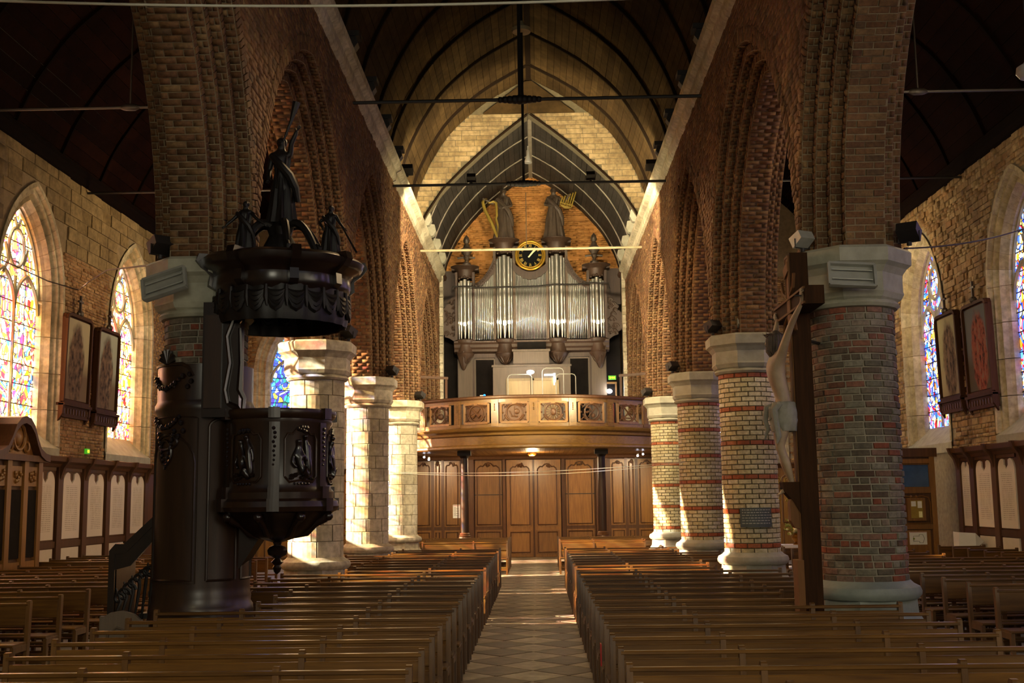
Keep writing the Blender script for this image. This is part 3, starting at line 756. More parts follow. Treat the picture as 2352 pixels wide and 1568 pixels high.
# gable wall behind the organ
root = empty('wall_west', kind='structure'); tag(root, 'orange brick gable wall behind the organ', 'wall')
mb = MB().box(-4.6, 4.6, YB+.2, YB+.5, 3.6, 15); mb.build('masonry_core', M['mortar_orange'], root)
fx = lambda z: np.interp(z, [9.95, 10.8, 11.72, 12.62, 13.5, 13.96], [3.3, 3.1, 2.63, 1.85, .81, 0])
A = layout(-3.2, 3.2, 5.4, 13.96, .23, .075, .008, .03, lambda u, v, A: np.abs(u) < np.where(v > 9.95, fx(v), 3.2)+.1)
lay(corners(A, lambda u, v, h: (u, YB+.2-h, v), .003, .3), M['brick_orange'], root, 'brick', 'gable_bricks', 300, seen=lambda c: c[:, 2] > 10.3)
for sg in (-1, 1):
    mb = MB().box(*sorted((sg*3.2, sg*4.6)), YW, YB+.3, 3.7, 10.1); mb.build('side_return', M['mortar_pale'], root)
    z = 4.2; i = 0
    while z < 9.9:
        h = random.uniform(.28, .36); w_ = .24 if i % 2 else .34
        MB().box(*sorted((sg*3.12, sg*(3.12+w_))), YW-.06, YW+.3, z+.01, z+h-.01).build('quoin_stone', M['limestone'], root); z += h; i += 1
# vault foot mouldings of the west bay with pale corbels
for sg in (-1, 1):
    mb = MB(); mb.prism([(3.35, 9.8), (3.1, 9.85), (3.05, 9.95), (3.15, 10.05), (3.4, 10.05)], 32.7, YB+.2, lambda u, v, d: (sg*u, d, v)); mb.build('vault_foot_moulding', M['oak_dark'], root)
    for yy in (33.2, 34.6, 36.6, 38.7):
        mb = MB(); mb.prism([(3.3, 10.5), (2.96, 10.45), (2.92, 10.25), (3.0, 10.1), (3.3, 10.05)], yy-.12, yy+.12, lambda u, v, d: (sg*u, d, v)); mb.build('corbel', M['stone_grey'], root)
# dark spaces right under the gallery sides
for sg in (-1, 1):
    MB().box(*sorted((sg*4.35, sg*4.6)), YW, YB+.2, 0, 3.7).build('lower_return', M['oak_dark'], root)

# ------------------------------------------------------------------ pillars
CR = .47
def wedge_mesh(n, h, mat, r=CR, d=.012, seg=3, joint=.012):
    """one curved brick of a course of n round the shaft, centred on +x"""
    a = PI/n-joint/2/r; e = .006; vs = []; fs = []
    for i in range(seg+1):
        t = -a+2*a*i/seg; ti = t*(1-e/a/r*1.0)
        for (q, z, tt) in ((r-.02, 0, t), (r+d-e, 0, t), (r+d, e, ti), (r+d, h-joint-e, ti), (r+d-e, h-joint, t), (r-.02, h-joint, t)): vs.append((q*math.cos(tt), q*math.sin(tt), z))
    for i in range(seg):
        for j in range(5): fs.append((i*6+j, (i+1)*6+j, (i+1)*6+j+1, i*6+j+1))
    fs += [(0, 1, 2, 3, 4, 5)[::-1], tuple(seg*6+j for j in range(6))]
    me = bpy.data.meshes.new('piece'); me.from_pydata(vs, [], fs); me.materials.append(mat); return me
def shaft(root, x, y, z0, z1, kind):
    to_cam = math.atan2(0-y, .1-x); items = []
    r = CR
    if kind == 'stone':
        h = .285; ms = [wedge_mesh(6, h, M['limestone'], joint=.014, seg=6), wedge_mesh(8, h, M['limestone'], joint=.014, seg=5)]; core = M['mortar_pale']
    elif kind == 'glazed':
        h = .0835; ms = [wedge_mesh(13, h, M['brick_cream'], joint=.013)]; red = wedge_mesh(13, h, M['brick_red'], joint=.013); core = M['mortar_dark']
    else:
        h = .0765; ms = [wedge_mesh(14, h, M['brick_grey'], d=.014, joint=.014), wedge_mesh(27, h, M['brick_grey'], d=.01, joint=.014, seg=2)]; core = M['mortar_pale']
    MB().lathe([(r-.004, z0), (r-.004, z1)], n=48).build('shaft', core, root, True)
    nr = round((z1-z0)/h); hh = (z1-z0)/nr
    for k in range(nr):
        if kind == 'glazed' and k % 7 == 1: me, n = red, 13
        elif kind == 'stone': me = ms[k % 2]; n = (6, 8)[k % 2]
        elif kind == 'glazed': me, n = ms[0], 13
        else: me = ms[1] if k % 3 == 2 else ms[0]; n = 27 if k % 3 == 2 else 14
        ph = (k % 2)*PI/n+(random.uniform(0, PI) if kind != 'glazed' else 0)
        for j in range(n):
            a = 2*PI*j/n+ph; items.append((math.cos(a-to_cam), k, a, me))
    order = sorted(range(len(items)), key=lambda i: -items[i][0]); top = set(order[:300])
    V = []; F = []; nb = 0; mats = {}
    for i, (s, k, a, me) in enumerate(items):
        z = z0+k*hh+.005; rr = random.uniform(-.008, .006) if kind == 'rough' else random.uniform(-.002, .002)
        if i in top and s > -.1:
            o = bpy.data.objects.new('stone' if kind == 'stone' else 'brick', me); C.objects.link(o); o.parent = root
            o.location = (rr*math.cos(a), rr*math.sin(a), z); o.rotation_euler = (0, 0, a)
        else: mats.setdefault(me.name, [me, []])[1].append((a, z, rr))
    for me, L in mats.values():
        co = np.empty(len(me.vertices)*3); me.vertices.foreach_get('co', co); co = co.reshape(-1, 3); vs = []; fs = []; nv_ = len(co)
        for q, (a, z, rr) in enumerate(L):
            c, s = math.cos(a), math.sin(a)
            vs.append(np.stack([co[:, 0]*c-co[:, 1]*s+rr*c, co[:, 0]*s+co[:, 1]*c+rr*s, co[:, 2]+z], 1))
        V = np.concatenate(vs); F = [tuple(i+q*nv_ for i in p.vertices) for q in range(len(L)) for p in me.polygons]
        m2 = bpy.data.meshes.new('shaft_pieces'); m2.from_pydata(V.tolist(), [], F)
        o = link('shaft_pieces', m2, root, me.materials[0]); o['kind'] = 'stuff'
def octa(r, z, a0=PI/8): return [(r*math.cos(a0+i*PI/4)/math.cos(PI/8), r*math.sin(a0+i*PI/4)/math.cos(PI/8), z) for i in range(8)]
def octa_loft(mb, prof):
    vs = [p for (r, z) in prof for p in octa(r, z)]
    fs = [(i*8+j, i*8+(j+1) % 8, (i+1)*8+(j+1) % 8, (i+1)*8+j) for i in range(len(prof)-1) for j in range(8)]
    fs += [tuple(range(8))[::-1], tuple(8*(len(prof)-1)+j for j in range(8))]; mb.add(vs, fs); return mb
def pillar(x, y, kind, label, cap_mat, base_mat, base=True):
    root = empty('pillar', (x, y, 0), 0, label, 'pillar', kind='thing')
    zb, zc = 1.08, 4.17
    # base: square plinth, octagonal flare, octagonal drum, torus
    mb = MB(); mb.box(-.64, .64, -.64, .64, 0, .46); mb.build('plinth', base_mat, root)
    octa_loft(MB(), [(.64, .46), (.64, .58), (.57, .66), (.52, .74), (.51, .90)]).build('pedestal', base_mat, root)
    if base: MB().lathe([(.50, .89), (.57, .90), (.605, .94), (.61, .98), (.59, 1.03), (.53, 1.06), (.49, 1.10)], n=40).build('base_roll', base_mat, root, True)
    shaft(root, 0, 0, zb+.01, zc, kind) if False else shaft2(root, x, y, zb+.01, zc, kind)
    mb = MB().lathe([(.47, zc-.01), (.52, zc), (.55, zc+.035), (.53, zc+.07), (.5, zc+.09)], n=40); mb.build('necking', cap_mat, root, True)
    octa_loft(MB(), [(.49, zc+.07), (.53, zc+.10), (.56, zc+.16), (.55, zc+.19), (.55, zc+.38), (.60, zc+.45), (.65, zc+.49), (.655, zc+.64), (.62, zc+.675)]).build('capital', cap_mat, root)
    return root
def shaft2(root, x, y, z0, z1, kind):
    # the camera sees the pillar from its own position
    global _tc
    to = math.atan2(-y, .1-x)
    shaft(root, math.cos(to+PI)*1e3, math.sin(to+PI)*1e3, z0, z1, kind)
LC = [('rough', 'brick pillar wrapped by the dark pulpit, heater on its capital'), ('stone', 'pale limestone pillar seen just behind the pulpit basket'),
      ('stone', 'sunlit limestone pillar, middle one of three beyond the pulpit'), ('stone', 'limestone pillar against the left end of the organ gallery')]
RC = [('rough', 'large rough red and grey brick pillar behind the crucifix'), ('glazed', 'cream brick pillar with red bands and a dark plaque'),
      ('glazed', 'cream banded brick pillar between the plaque pillar and gallery pillar'), ('glazed', 'cream banded brick pillar against the right end of the gallery')]
for (yy, (k1, l1), (k2, l2)) in zip(COLY, LC, RC):
    gm = M['stone_grey']
    pillar(-CX, yy, k1, l1, M['stone_grey'] if k1 == 'rough' else M['limestone'], M['stone_base'] if k1 == 'rough' else M['limestone'], k1 != 'rough')
    pillar(CX, yy, k2, l2, gm, M['stone_base'] if k2 == 'rough' else M['stone_grey'])

# ------------------------------------------------------------------ tie rods and wires
def thing(name, mb, mat, label, cat, group=None, smooth=True, loc=None, kind=None):
    return tag(mb.build(name, mat, None, smooth, loc), label, cat, group, kind)
for i, (yy, z, mt, lab) in enumerate(((20.6, 9.42, M['iron'], 'black iron tie rod with hanger, nearest one across the nave vault'), (26.5, 9.46, M['iron'], 'black iron tie rod carrying two small floodlights across the nave'), (33.0, 9.30, M['rod_pale'], 'pale tie rod crossing in front of the organ clock'))):
    root = empty('tie_rod', (0, yy, z), 0, lab, 'tie rod')
    MB().tube([(-3.35, 0, 0), (3.35, 0, 0)], .032 if i < 2 else .036, 6).build('rod', mt, root, True)
    top = {0: 14.35, 1: 14.35, 2: 11.0}[i]
    MB().tube([(-.13, 0, 0), (-.13, 0, top-z)], .035 if i < 2 else .012, 6).build('hanger_rod', M['iron'] if i < 2 else M['bronze'], root, True)
    if i < 2:
        mb = MB()
        for q in range(-4, 5):
            mb.ball((-.13+q*.09, 0, 0), .06+.035*(1-abs(q)/4), 8)
        mb.build('ornament', M['iron'], root, True)
        if i == 1: MB().lathe([(.05, 13.2-z), (.22, 13.22-z), (.24, 13.3-z), (.1, 13.36-z), (.04, 13.5-z)], (-.13, 0), n=20).build('boss', M['rod_pale'], root, True)
for sg, xw in ((-1, XL), (1, XR)):
    for yy in (20.6, 26.5, 14.0):
        a, b = sg*4.3, xw-sg*.03; mb = MB().tube([(a, yy, 9.42), (b, yy, 9.42)], .028, 6); xm = (a+b)/2
        mb.tube([(xm, yy, 9.42), (xm, yy, 13.2)], .02, 5); mb.ball((xm, yy, 9.42), .07, 8, sx=3)
        near = {14.0: 'nearest the camera', 20.6: 'in the middle', 26.5: 'furthest back'}[yy]
        thing('tie_rod', mb, M['iron'] if yy > 14 else M['steel'], 'thin tie rod %s under the %s aisle vault' % (near, 'left' if sg < 0 else 'right'), 'tie rod')
def sag(a, b, s, n=20):
    a, b = Vector(a), Vector(b); return [a.lerp(b, i/n)-Vector((0, 0, s*4*(i/n)*(1-i/n))) for i in range(n+1)]
thing('cable', MB().tube(sag((-5.6, 11, 7.16), (2.9, 11, 7.08), .12), .014, 6), M['cable_pale'], 'pale cable slung across the very top of the view', 'cable')
thing('cable', MB().tube([Vector(p) for p in [(-10.5, 19.6, 6.45), (-9.6, 19.0, 6.1), (-8.52, 18, 5.99), (-7.73, 18, 5.62), (-7.3, 18.2, 5.50), (-6.9, 17.6, 5.52), (-6.2, 16.5, 5.47), (-4.45, 13.3, 4.86)]], .011, 6), M['cable'], 'thin brown cable drooping from the left windows to the heater pillar', 'cable')
thing('cable', MB().tube(sag((4.4, 13.2, 4.88), (8.2, 17.5, 6.3), .12), .011, 6), M['cable'], 'thin brown cable rising from the crucifix pillar to the right edge', 'cable')
for k, (dz, s, lab) in enumerate(((0, .10, 'upper thin wire hanging across the nave before the doors'), (-.02, .15, 'lower thin wire hanging across the nave before the doors'))):
    thing('wire', MB().tube(sag((-3.0, 26.0, 2.68+dz), (3.4, 26.0, 2.84+dz), s), .006, 5), M['cable_pale'], lab, 'wire')

# ------------------------------------------------------------------ pews
def box_at(name, mat, parent, x0, x1, y0, y1, z0, z1, bev=0):
    return MB().box(x0, x1, y0, y1, z0, z1).build(name, mat, parent)
ORD = ['first', 'second', 'third', 'fourth', 'fifth', 'sixth', 'seventh', 'eighth', 'ninth', 'tenth', 'eleventh', 'twelfth', 'thirteenth', 'fourteenth', 'fifteenth', 'sixteenth', 'seventeenth', 'eighteenth', 'nineteenth', 'twentieth', 'twenty-first', 'twenty-second', 'twenty-third', 'twenty-fourth', 'twenty-fifth']
def chamfer_box(x0, x1, y0, y1, z0, z1, e=.008):
    mb = MB(); L = [(y0+e, z0), (y1-e, z0), (y1, z0+e), (y1, z1-e), (y1-e, z1), (y0+e, z1), (y0, z1-e), (y0, z0+e)]
    return mb.prism(L, x0, x1, lambda u, v, d: (d, u, v))
def post_mesh(h, w=.045, d=.075):
    mb = MB(); L = [(-d/2, 0), (d/2, 0), (d/2, h-.02), (d/2-.02, h), (-d/2+.012, h), (-d/2, h-.012)]
    return mb.prism(L, -w/2, w/2, lambda u, v, t: (t, u+v*.06-.055, v))
def make_pew(length, posts, H=.915, slatted=False):
    """x from 0 to length; faces the camera (-y); back at y=0"""
    root = empty('pew')
    p = posts
    pm = None
    for q in p:
        o = post_mesh(H).build('post', M['pew_v'], root) if pm is None else link('post', pm.data, root)
        pm = pm or o; o.location = (q, 0, 0)
    fm = None
    for q in p:
        if fm is None: fm = MB().box(-.022, .022, -.03, .03, 0, .43).build('leg', M['pew_v'], root); o = fm
        else: o = link('leg', fm.data, root)
        o.location = (q, -.40, 0)
        MB().box(q-.018, q+.018, -.40, -.04, .36, .43).build('seat_bearer', M['pew_v'], root)
    a, b = p[0], p[-1]
    rm = chamfer_box(a, b, -.045, .02, H-.062, H-.03); rm.build('top_rail', M['pew'], root)
    if not slatted:
        chamfer_box(a, b, -.035, -.008, .66, .825).build('back_board', M['pew'], root)
        chamfer_box(a, b, -.05, -.022, .46, .63).build('back_board', M['pew'], root)
    else:
        chamfer_box(a, b, -.035, -.01, .64, .88).build('back_board', M['pew'], root)
        for z in (.17, .32, .52): chamfer_box(a, b, -.045, -.015, z, z+.03).build('rail', M['pew'], root)
        n = int((b-a)/.4)
        for i in range(1, n): MB().box(a+(b-a)*i/n-.03, a+(b-a)*i/n+.03, -.04, -.015, .0, .64).build('slat', M['pew_v'], root)
    chamfer_box(a-.01, b+.01, -.43, -.06, .43, .46, .01).build('seat', M['pew'], root)
    chamfer_box(a, b, -.39, -.36, .12, .17).build('stretcher', M['pew'], root)
    return root
def dup(root, name=None):
    r = root.copy(); C.objects.link(r)
    for ch in list(root.children):
        c = ch.copy(); C.objects.link(c); c.parent = r
    return r
FULL = [0.022, .95, 2.32, 3.25]; SHORT = [.022, .95, 2.36]
protos = {}
def pew(kind, x0, y, mirror, label, group, jx=0):
    key = (kind, mirror)
    if key not in protos:
        P = {'full': FULL, 'short': SHORT, 'aisle': [.02, .95, 1.9, 2.85, 3.8], 'aisle_short': [.02, 1.0], 'aisle_mid': [.02, 1.1, 2.3]}[kind]
        if mirror: P = sorted(-q for q in P)
        protos[key] = make_pew(3, P, slatted=kind.startswith('aisle'), H=.915 if not kind.startswith('aisle') else .93); r = protos[key]
    else: r = dup(protos[key])
    r.location = (x0+jx+random.uniform(-.006, .006), y+random.uniform(-.01, .01), 0); r.rotation_euler = (0, 0, random.uniform(-.002, .002))
    tag(r, label, 'pew', group); return r
ROWS = [7.36+.88*i for i in range(24)]
def hits(y): return any(yc-.75 < y < yc+1.15 for yc in COLY)
for i, y in enumerate(ROWS):
    if y < 12.2: t = 'full'
    else: t = 'short' if hits(y) else 'full'
    if y > 26.8: t = 'full' if y > 27.5 else t
    for sg in (-1, 1):
        kind = t
        if sg < 0 and 12.8 < y < 15.5: kind = 'short'
        s = 'left' if sg < 0 else 'right'
        pew(kind, sg*(.69 if sg > 0 else .80), y, sg < 0, 'brown wooden pew left of the central aisle, %s row from the camera' % ORD[i] if sg < 0 else 'brown wooden pew right of the central aisle, %s row from the camera' % ORD[i],
            'nave pews in the %s block' % s)
for i, y in enumerate([32.2, 33.1, 34.0, 34.9, 35.8]):
    for sg in (-1, 1):
        kind = 'short' if hits(y) else 'full'
        pew(kind, sg*(.66 if sg > 0 else .76), y, sg < 0, 'rear oak pew beside the door end of the aisle, %s side, %s of five' % ('left' if sg < 0 else 'right', ORD[i]), 'rear pews near the gallery, %s side' % ('left' if sg < 0 else 'right'))
# pews of the side aisles
for i in range(15):
    y = 12.95+.9*i
    if y < 22.2: pew('aisle' if y > 12 else 'aisle', -5.95, y, True, 'slatted wooden bench in the left aisle, %s row from the camera' % ORD[i], 'benches in the left aisle')
    elif i < 14: pew('aisle_mid', -5.45, y, True, 'slatted wooden bench beyond the pulpit in left aisle, %s row' % ORD[i], 'benches in the left aisle')
    if y < 21.3: pew('aisle', 5.55, y+.35, False, 'slatted wooden bench in the right aisle, %s row from the camera' % ORD[i], 'benches in the right aisle')
for i in range(5):
    pew('aisle_short', 8.93, 22.5+.88*i, False, 'short wooden bench below the marble tablets, %s from the camera' % ORD[i], 'short benches by the right wall')
    pew('aisle_mid', 5.5, 22.4+.9*i, False, 'wooden bench between the crucifix pillar and notice door, %s row' % ORD[i], 'benches beyond the crucifix pillar')
for i in range(4):
    pew('aisle_mid', -8.0, 23.75+.9*i, True, 'dark red tinted bench below the left marble tablets, %s row' % ORD[i], 'benches below the left tablets')
box = MB().box(-.006, .006, -.05, .05, 0, .2).build('red_tag', M['red'], None, loc=(.655, 10.92, .52)); tag(box, 'small red cloth tag hanging on an aisle pew end', 'tag')

# ------------------------------------------------------------------ panelling with marble tablets on the aisle walls
def tablet_poly(y0, y1, z0, z1, arch=True):
    """rounded top with a heart shaped dip"""
    w = y1-y0; r = w*.26; P = [(y0, z0), (y1, z0), (y1, z1-r)]
    if not arch: return [(y0, z0), (y1, z0), (y1, z1), (y0, z1)]
    for i in range(1, 6): a = PI/2*i/6; P.append((y1-r+r*math.cos(a), z1-r+r*math.sin(a)))
    m = (y0+y1)/2; P += [(y1-r, z1), (m+w*.13, z1-w*.03), (m+w*.12, z1-w*.16), (m, z1-w*.26), (m-w*.12, z1-w*.16), (m-w*.13, z1-w*.03), (y0+r, z1)]
    for i in range(1, 6): a = PI/2+PI/2*i/6; P.append((y0+r+r*math.cos(a), z1-r+r*math.sin(a)))
    P.append((y0, z1-r)); return P
def panelling(side, y0, y1, bays, label, mat):
    XX = XL if side < 0 else XR; root = empty('wall_panelling', (0, 0, 0)); tag(root, label, 'panelling', kind='thing')
    X = lambda d: XX-side*d
    MB().box(*sorted((X(0), X(.05))), y0, y1, 0, 3.0).build('back_panel', mat, root)
    MB().prism([(0, 2.86), (.12, 2.88), (.16, 2.95), (.26, 3.0), (.28, 3.1), (0, 3.14)], y0, y1, lambda u, v, d: (X(u), d, v)).build('cornice', mat, root)
    MB().box(*sorted((X(.05), X(.09))), y0, y1, 1.12, 1.26).build('rail', mat, root)
    MB().box(*sorted((X(.05), X(.12))), y0, y1, 0, .18).build('skirting', mat, root)
    n = len(bays)
    for i, (a, b) in enumerate(bays):
        MB().prism(tablet_poly(a, b, 1.3, 2.78), .0, .06, lambda u, v, d: (X(.045+d*.6), u, v)).build('marble_tablet', M['tablet'], root)
        MB().prism(tablet_poly(a, b, .45, 1.1, False), .0, .06, lambda u, v, d: (X(.045+d*.6), u, v)).build('lower_tablet', M['marble'], root)
    stiles = [bays[0][0]-.14]+[(bays[i][1]+bays[i+1][0])/2 for i in range(n-1)]+[bays[-1][1]+.14]
    for s in stiles:
        MB().box(*sorted((X(.05), X(.12))), s-.13, s+.13, 0, 2.9).build('pilaster', mat, root)
        MB().prism([(.12, 2.6), (.2, 2.86), (.3, 3.0), (.34, 3.12), (.12, 3.12)], s-.06, s+.06, lambda u, v, d: (X(u), d, v)).build('bracket', mat, root)
    # frame above each tablet
    for (a, b) in bays: MB().prism([(a-.05, 2.80), (b+.05, 2.80), (b+.05, 2.88), (a-.05, 2.88)], .05, .085, lambda u, v, d: (X(d), u, v)).build('head_rail', mat, root)
    return root
panelling(-1, 23.1, 32.6, [(24.25+1.44*i, 25.22+1.44*i) for i in range(5)], 'dark oak panelling with five white marble tablets, left of the pulpit', M['oak_dark'])
panelling(1, 22.2, 27.75, [(22.75, 23.6), (24.0, 24.75), (24.72+.62, 25.38+.72)][:1]+[(24.55, 25.42), (25.76, 26.7), (27.05, 27.6)], 'oak panelling with cream marble tablets by the right picture edge', M['oak_dark'])

# confessionals
def confessional_left():
    r = empty('confessional', (XL, 21.9, 0)); tag(r, 'carved oak confessional with curved pediment at the left picture edge', 'confessional')
    D = .75; X0 = .05
    MB().box(X0, D, -1.1, 1.1, 0, .12).build('plinth', M['oak_dark'], r)
    MB().box(X0, D-.06, -1.05, 1.05, .12, 2.9).build('carcass', M['oak_dark'], r)
    for y in (-1.0, -.36, .36, 1.0):
        MB().box(D-.06, D+.02, y-.09, y+.09, .1, 2.95).build('pilaster', M['oak'], r)
    for y in (-.68, .68, 0):
        MB().box(D-.06, D-.02, y-.24, y+.24, 1.05, 2.35).build('dark_opening', M['organ_black'], r)
        MB().box(D-.06, D-.0, y-.24, y+.24, .15, .98).build('lower_panel', M['oak'], r)
        mb = MB().box(D-.06, D-.01, y-.22, y+.22, 2.42, 2.8)
        for i in range(9): mb.ball((D, y+random.uniform(-.15, .15), 2.6+random.uniform(-.1, .1)), .045, 6)
        mb.build('carved_panel', M['oak'], r)
    MB().box(X0, D+.1, -1.15, 1.15, 2.9, 3.02).build('cornice', M['oak_dark'], r)
    # swelling pediment
    pts = [(-1.15, 3.05), (-.95, 3.07), (-.72, 3.16), (-.55, 3.36), (-.4, 3.58), (-.2, 3.72), (0, 3.76), (.2, 3.72), (.4, 3.58), (.55, 3.36), (.72, 3.16), (.95, 3.07), (1.15, 3.05)]
    vs = []
    for (y, z) in pts: vs += [(X0, y, z), (D+.14, y, z), (D+.14, y, z-.14), (X0, y, z-.14)]
    MB().add(vs, [(i*4+j, i*4+(j+1) % 4, (i+1)*4+(j+1) % 4, (i+1)*4+j) for i in range(len(pts)-1) for j in range(4)]+[(0, 1, 2, 3), (48, 49, 50, 51)]).build('pediment', M['oak_dark'], r)
    MB().prism([(y, z-.1) for y, z in pts]+[(1.0, 3.0), (-1.0, 3.0)], D-.1, D-.02, lambda u, v, d: (d, u, v)).build('tympanum', M['oak'], r)
    mb = MB(); mb.tube([(D, .25*math.cos(a), 3.36+.25*math.sin(a)) for a in np.linspace(0, 2*PI, 17)], .035, 6); mb.ball((D-.02, 0, 3.36), .18, 10, sx=.4)
    for s in (-1, 1): mb.tube([(D, s*(.34+.1*math.cos(a)), 3.18+.1*math.sin(a)) for a in np.linspace(0, 2*PI, 11)], .03, 5)
    mb.build('carved_cartouche', M['oak'], r, True)
confessional_left()
def confessional_right():
    r = empty('cupboard', (9.05, 27.9, 0)); tag(r, 'tall oak cupboard door with blue glass pane, notice case and plan', 'cupboard')
    # faces the camera at local y = 0
    MB().box(-.62, .53, 0, .5, 0, 3.0).build('carcass', M['oak_dark'], r)
    MB().box(-.66, .60, -.05, .5, 2.93, 3.14).build('cornice', M['oak_dark'], r)
    for x in (-.56, .47): MB().box(x-.06, x+.06, -.05, 0, 0, 2.93).build('stile', M['oak'], r)
    for z in (2.82, 2.13, 1.28, .12): MB().box(-.5, .41, -.045, 0, z-.06, z+.06).build('rail', M['oak'], r)
    MB().box(-.46, .38, -.02, -.008, 2.22, 2.74).build('blue_pane', M['window_blue'], r)
    mb = MB()
    for a, b in (((-.48, -.03, 2.2), (.4, -.03, 2.2)), ((-.48, -.03, 2.76), (.4, -.03, 2.76)), ((.4, -.03, 2.2), (.4, -.03, 2.76)), ((-.48, -.03, 2.2), (-.48, -.03, 2.76))): mb.bar(a, b, .03)
    mb.build('pane_frame', M['oak'], r)
    mb = MB(); mb.tube([(-.42, -.03, 1.36), (-.42, -.03, 1.85), (-.36, -.03, 1.97), (-.2, -.03, 2.0), (0, -.03, 1.98), (.2, -.03, 2.0), (.34, -.03, 1.97), (.38, -.03, 1.85), (.38, -.03, 1.36), (-.42, -.03, 1.36)], .014, 6)
    for i in range(7): mb.ball((-.0+.1*math.cos(i), -.03, 1.93+.06*math.sin(i*2)), .035, 6)
    mb.build('carved_frame', M['oak'], r, True)
    MB().tube([(-.33, -.03, 1.5), (-.33, -.08, 1.5)], .03, 8).build('knob', M['brass'], r, True)
    MB().box(-.42, .36, -.012, 0, .2, 1.2).build('lower_panel', M['oak'], r)
    b_ = empty('notice_case', (9.10, 27.92, 1.42)); tag(b_, 'small glazed notice case with orange light on the cupboard door', 'notice case')
    MB().box(-.22, .2, -.10, -.02, 0, .54).build('case', M['oak'], b_)
    MB().box(-.15, .13, -.112, -.10, .06, .48).build('backing', M['gilt'], b_)
    MB().box(-.14, -.03, -.118, -.11, .34, .46).build('paper', M['white'], b_); MB().box(0.01, .11, -.118, -.11, .3, .46).build('paper', M['white'], b_); MB().box(.03, .11, -.118, -.11, .08, .22).build('paper', M['petal'], b_)
    p = empty('poster', (9.07, 27.892, .86)); tag(p, 'white printed floor plan notice pinned low on the cupboard door', 'poster')
    MB().box(-.17, .24, -.012, -.004, 0, .3).build('sheet', M['white'], p)
    mb = MB()
    for a, c in (((-.08, .08), (-.08, .2)), ((-.08, .2), (.06, .2)), ((.06, .2), (.06, .24)), ((.06, .24), (.14, .24)), ((.14, .24), (.18, .14)), ((.18, .14), (.14, .04)), ((.14, .04), (.06, .04)), ((.06, .04), (.06, .08)), ((.06, .08), (-.08, .08))):
        mb.bar((a[0], -.015, a[1]), (c[0], -.015, c[1]), .006)
    mb.build('plan_outline', M['slate'], p)
    MB().box(-.09, -.05, -.018, -.012, .12, .16).build('green_mark', M['leaf'], p); MB().box(-.16, .23, -.016, -.012, .285, .293).build('red_border', M['red'], p)
confessional_right()
mb = MB(); mb.add([(9.5, 26.3, .83), (9.83, 26.2, .83), (9.83, 26.2, 1.17), (9.5, 26.3, 1.19), (9.55, 26.8, .83), (9.95, 26.6, .86), (9.95, 26.6, 1.10), (9.55, 26.8, 1.19), (10.05, 26.3, .98), (10.05, 26.5, .98)],
   [(0, 1, 2, 3), (4, 0, 3, 7), (3, 2, 6, 7), (1, 8, 2), (8, 9, 6, 2), (9, 5, 6), (0, 4, 5, 1), (1, 5, 9, 8), (4, 5, 6, 7)])
bx = mb.build('projector_box', M['white'], None); bx.name = 'white_box'; tag(bx, 'angular white plastic box resting on a stand before the tablets', 'box')
MB().box(9.5, 9.95, 26.25, 26.75, 0, .83).build('stand', M['oak_dark'], bx)

# station paintings
def painting(side, y, zc, w, h, label, sky, fig, ground, seed):
    XX = XL if side < 0 else XR
    r = empty('painting', (XX-side*.07, y, zc)); tag(r, label, 'painting'); r.rotation_euler = (0, side*-.02, 0)
    X = lambda d: -side*d
    iw, ih = w/2, h/2
    ol = [(-iw, -ih), (iw, -ih), (iw, ih-.12), (iw-.05, ih-.03), (iw-.16, ih), (-iw+.16, ih), (-iw+.05, ih-.03), (-iw, ih-.12)]
    MB().prism(ol, -.05, .03, lambda u, v, d: (X(d), u, v)).build('frame', M['paint_frame'], r)
    mb = MB()
    for i in range(len(ol)): a, b = ol[i], ol[(i+1) % len(ol)]; mb.bar((X(.05), a[0]*.95, a[1]*.97), (X(.05), b[0]*.95, b[1]*.97), .07, .09, up=(1, 0, 0))
    mb.build('frame_moulding', M['paint_frame'], r)
    MB().box(*sorted((X(.03), X(.045))), -iw+.1, iw-.1, -ih+.1, ih-.1).build('canvas', make_painting('painting_%d' % seed, sky, fig, ground, (seed % 3)*.3), r)
    MB().box(*sorted((X(-.05), X(.14))), -iw-.05, iw+.05, -ih-.06, -ih).build('ledge', M['paint_frame'], r)
    MB().box(*sorted((X(-.05), X(.08))), -iw, iw, -ih-.32, -ih-.06).build('base_panel', M['paint_frame'], r)
    mb = MB()
    for i in range(9): t = -iw+.1+(w-.2)*i/8; mb.box(*sorted((X(.08), X(.095))), t-.02, t+.02, -ih-.24, -ih-.12)
    mb.build('base_beads', M['oak_dark'], r)
    for s in (-1, 1): MB().prism([(0, -.02), (.12, -.02), (.1, -.25), (0, -.42)], s*iw-.05, s*iw+.05, lambda u, v, d: (X(u), d, -ih+v)).build('bracket', M['paint_frame'], r)
    mb = MB().bar((X(.05), 0, ih), (X(.05), 0, ih+.48), .05); mb.bar((X(.05), -.12, ih+.34), (X(.05), .12, ih+.34), .045); mb.ball((X(.05), 0, ih+.05), .09, 8); mb.ball((X(.05), -.09, ih+.03), .05, 6); mb.ball((X(.05), .09, ih+.03), .05, 6)
    mb.build('cross_finial', M['bronze'], r)
painting(-1, 26.1, 5.35, 1.5, 2.05, 'framed station painting, left one of the pair between gold windows', '#a09880', '#5c4a3e', '#6c5c50', 1)
painting(-1, 27.95, 5.3, 1.42, 2.05, 'framed station painting of a raised cross, between gold window and partner', '#8c9088', '#5a4a40', '#66584c', 2)
painting(-1, 33.2, 5.1, 1.42, 2.05, 'framed painting almost edge-on behind the pulpit pillar', '#4c4c48', '#4a3a30', '#3c3028', 3)
painting(-1, 20.9, 5.35, 1.42, 2.05, 'framed painting cut off by the left picture edge', '#8c9088', '#5a4a40', '#66584c', 4)
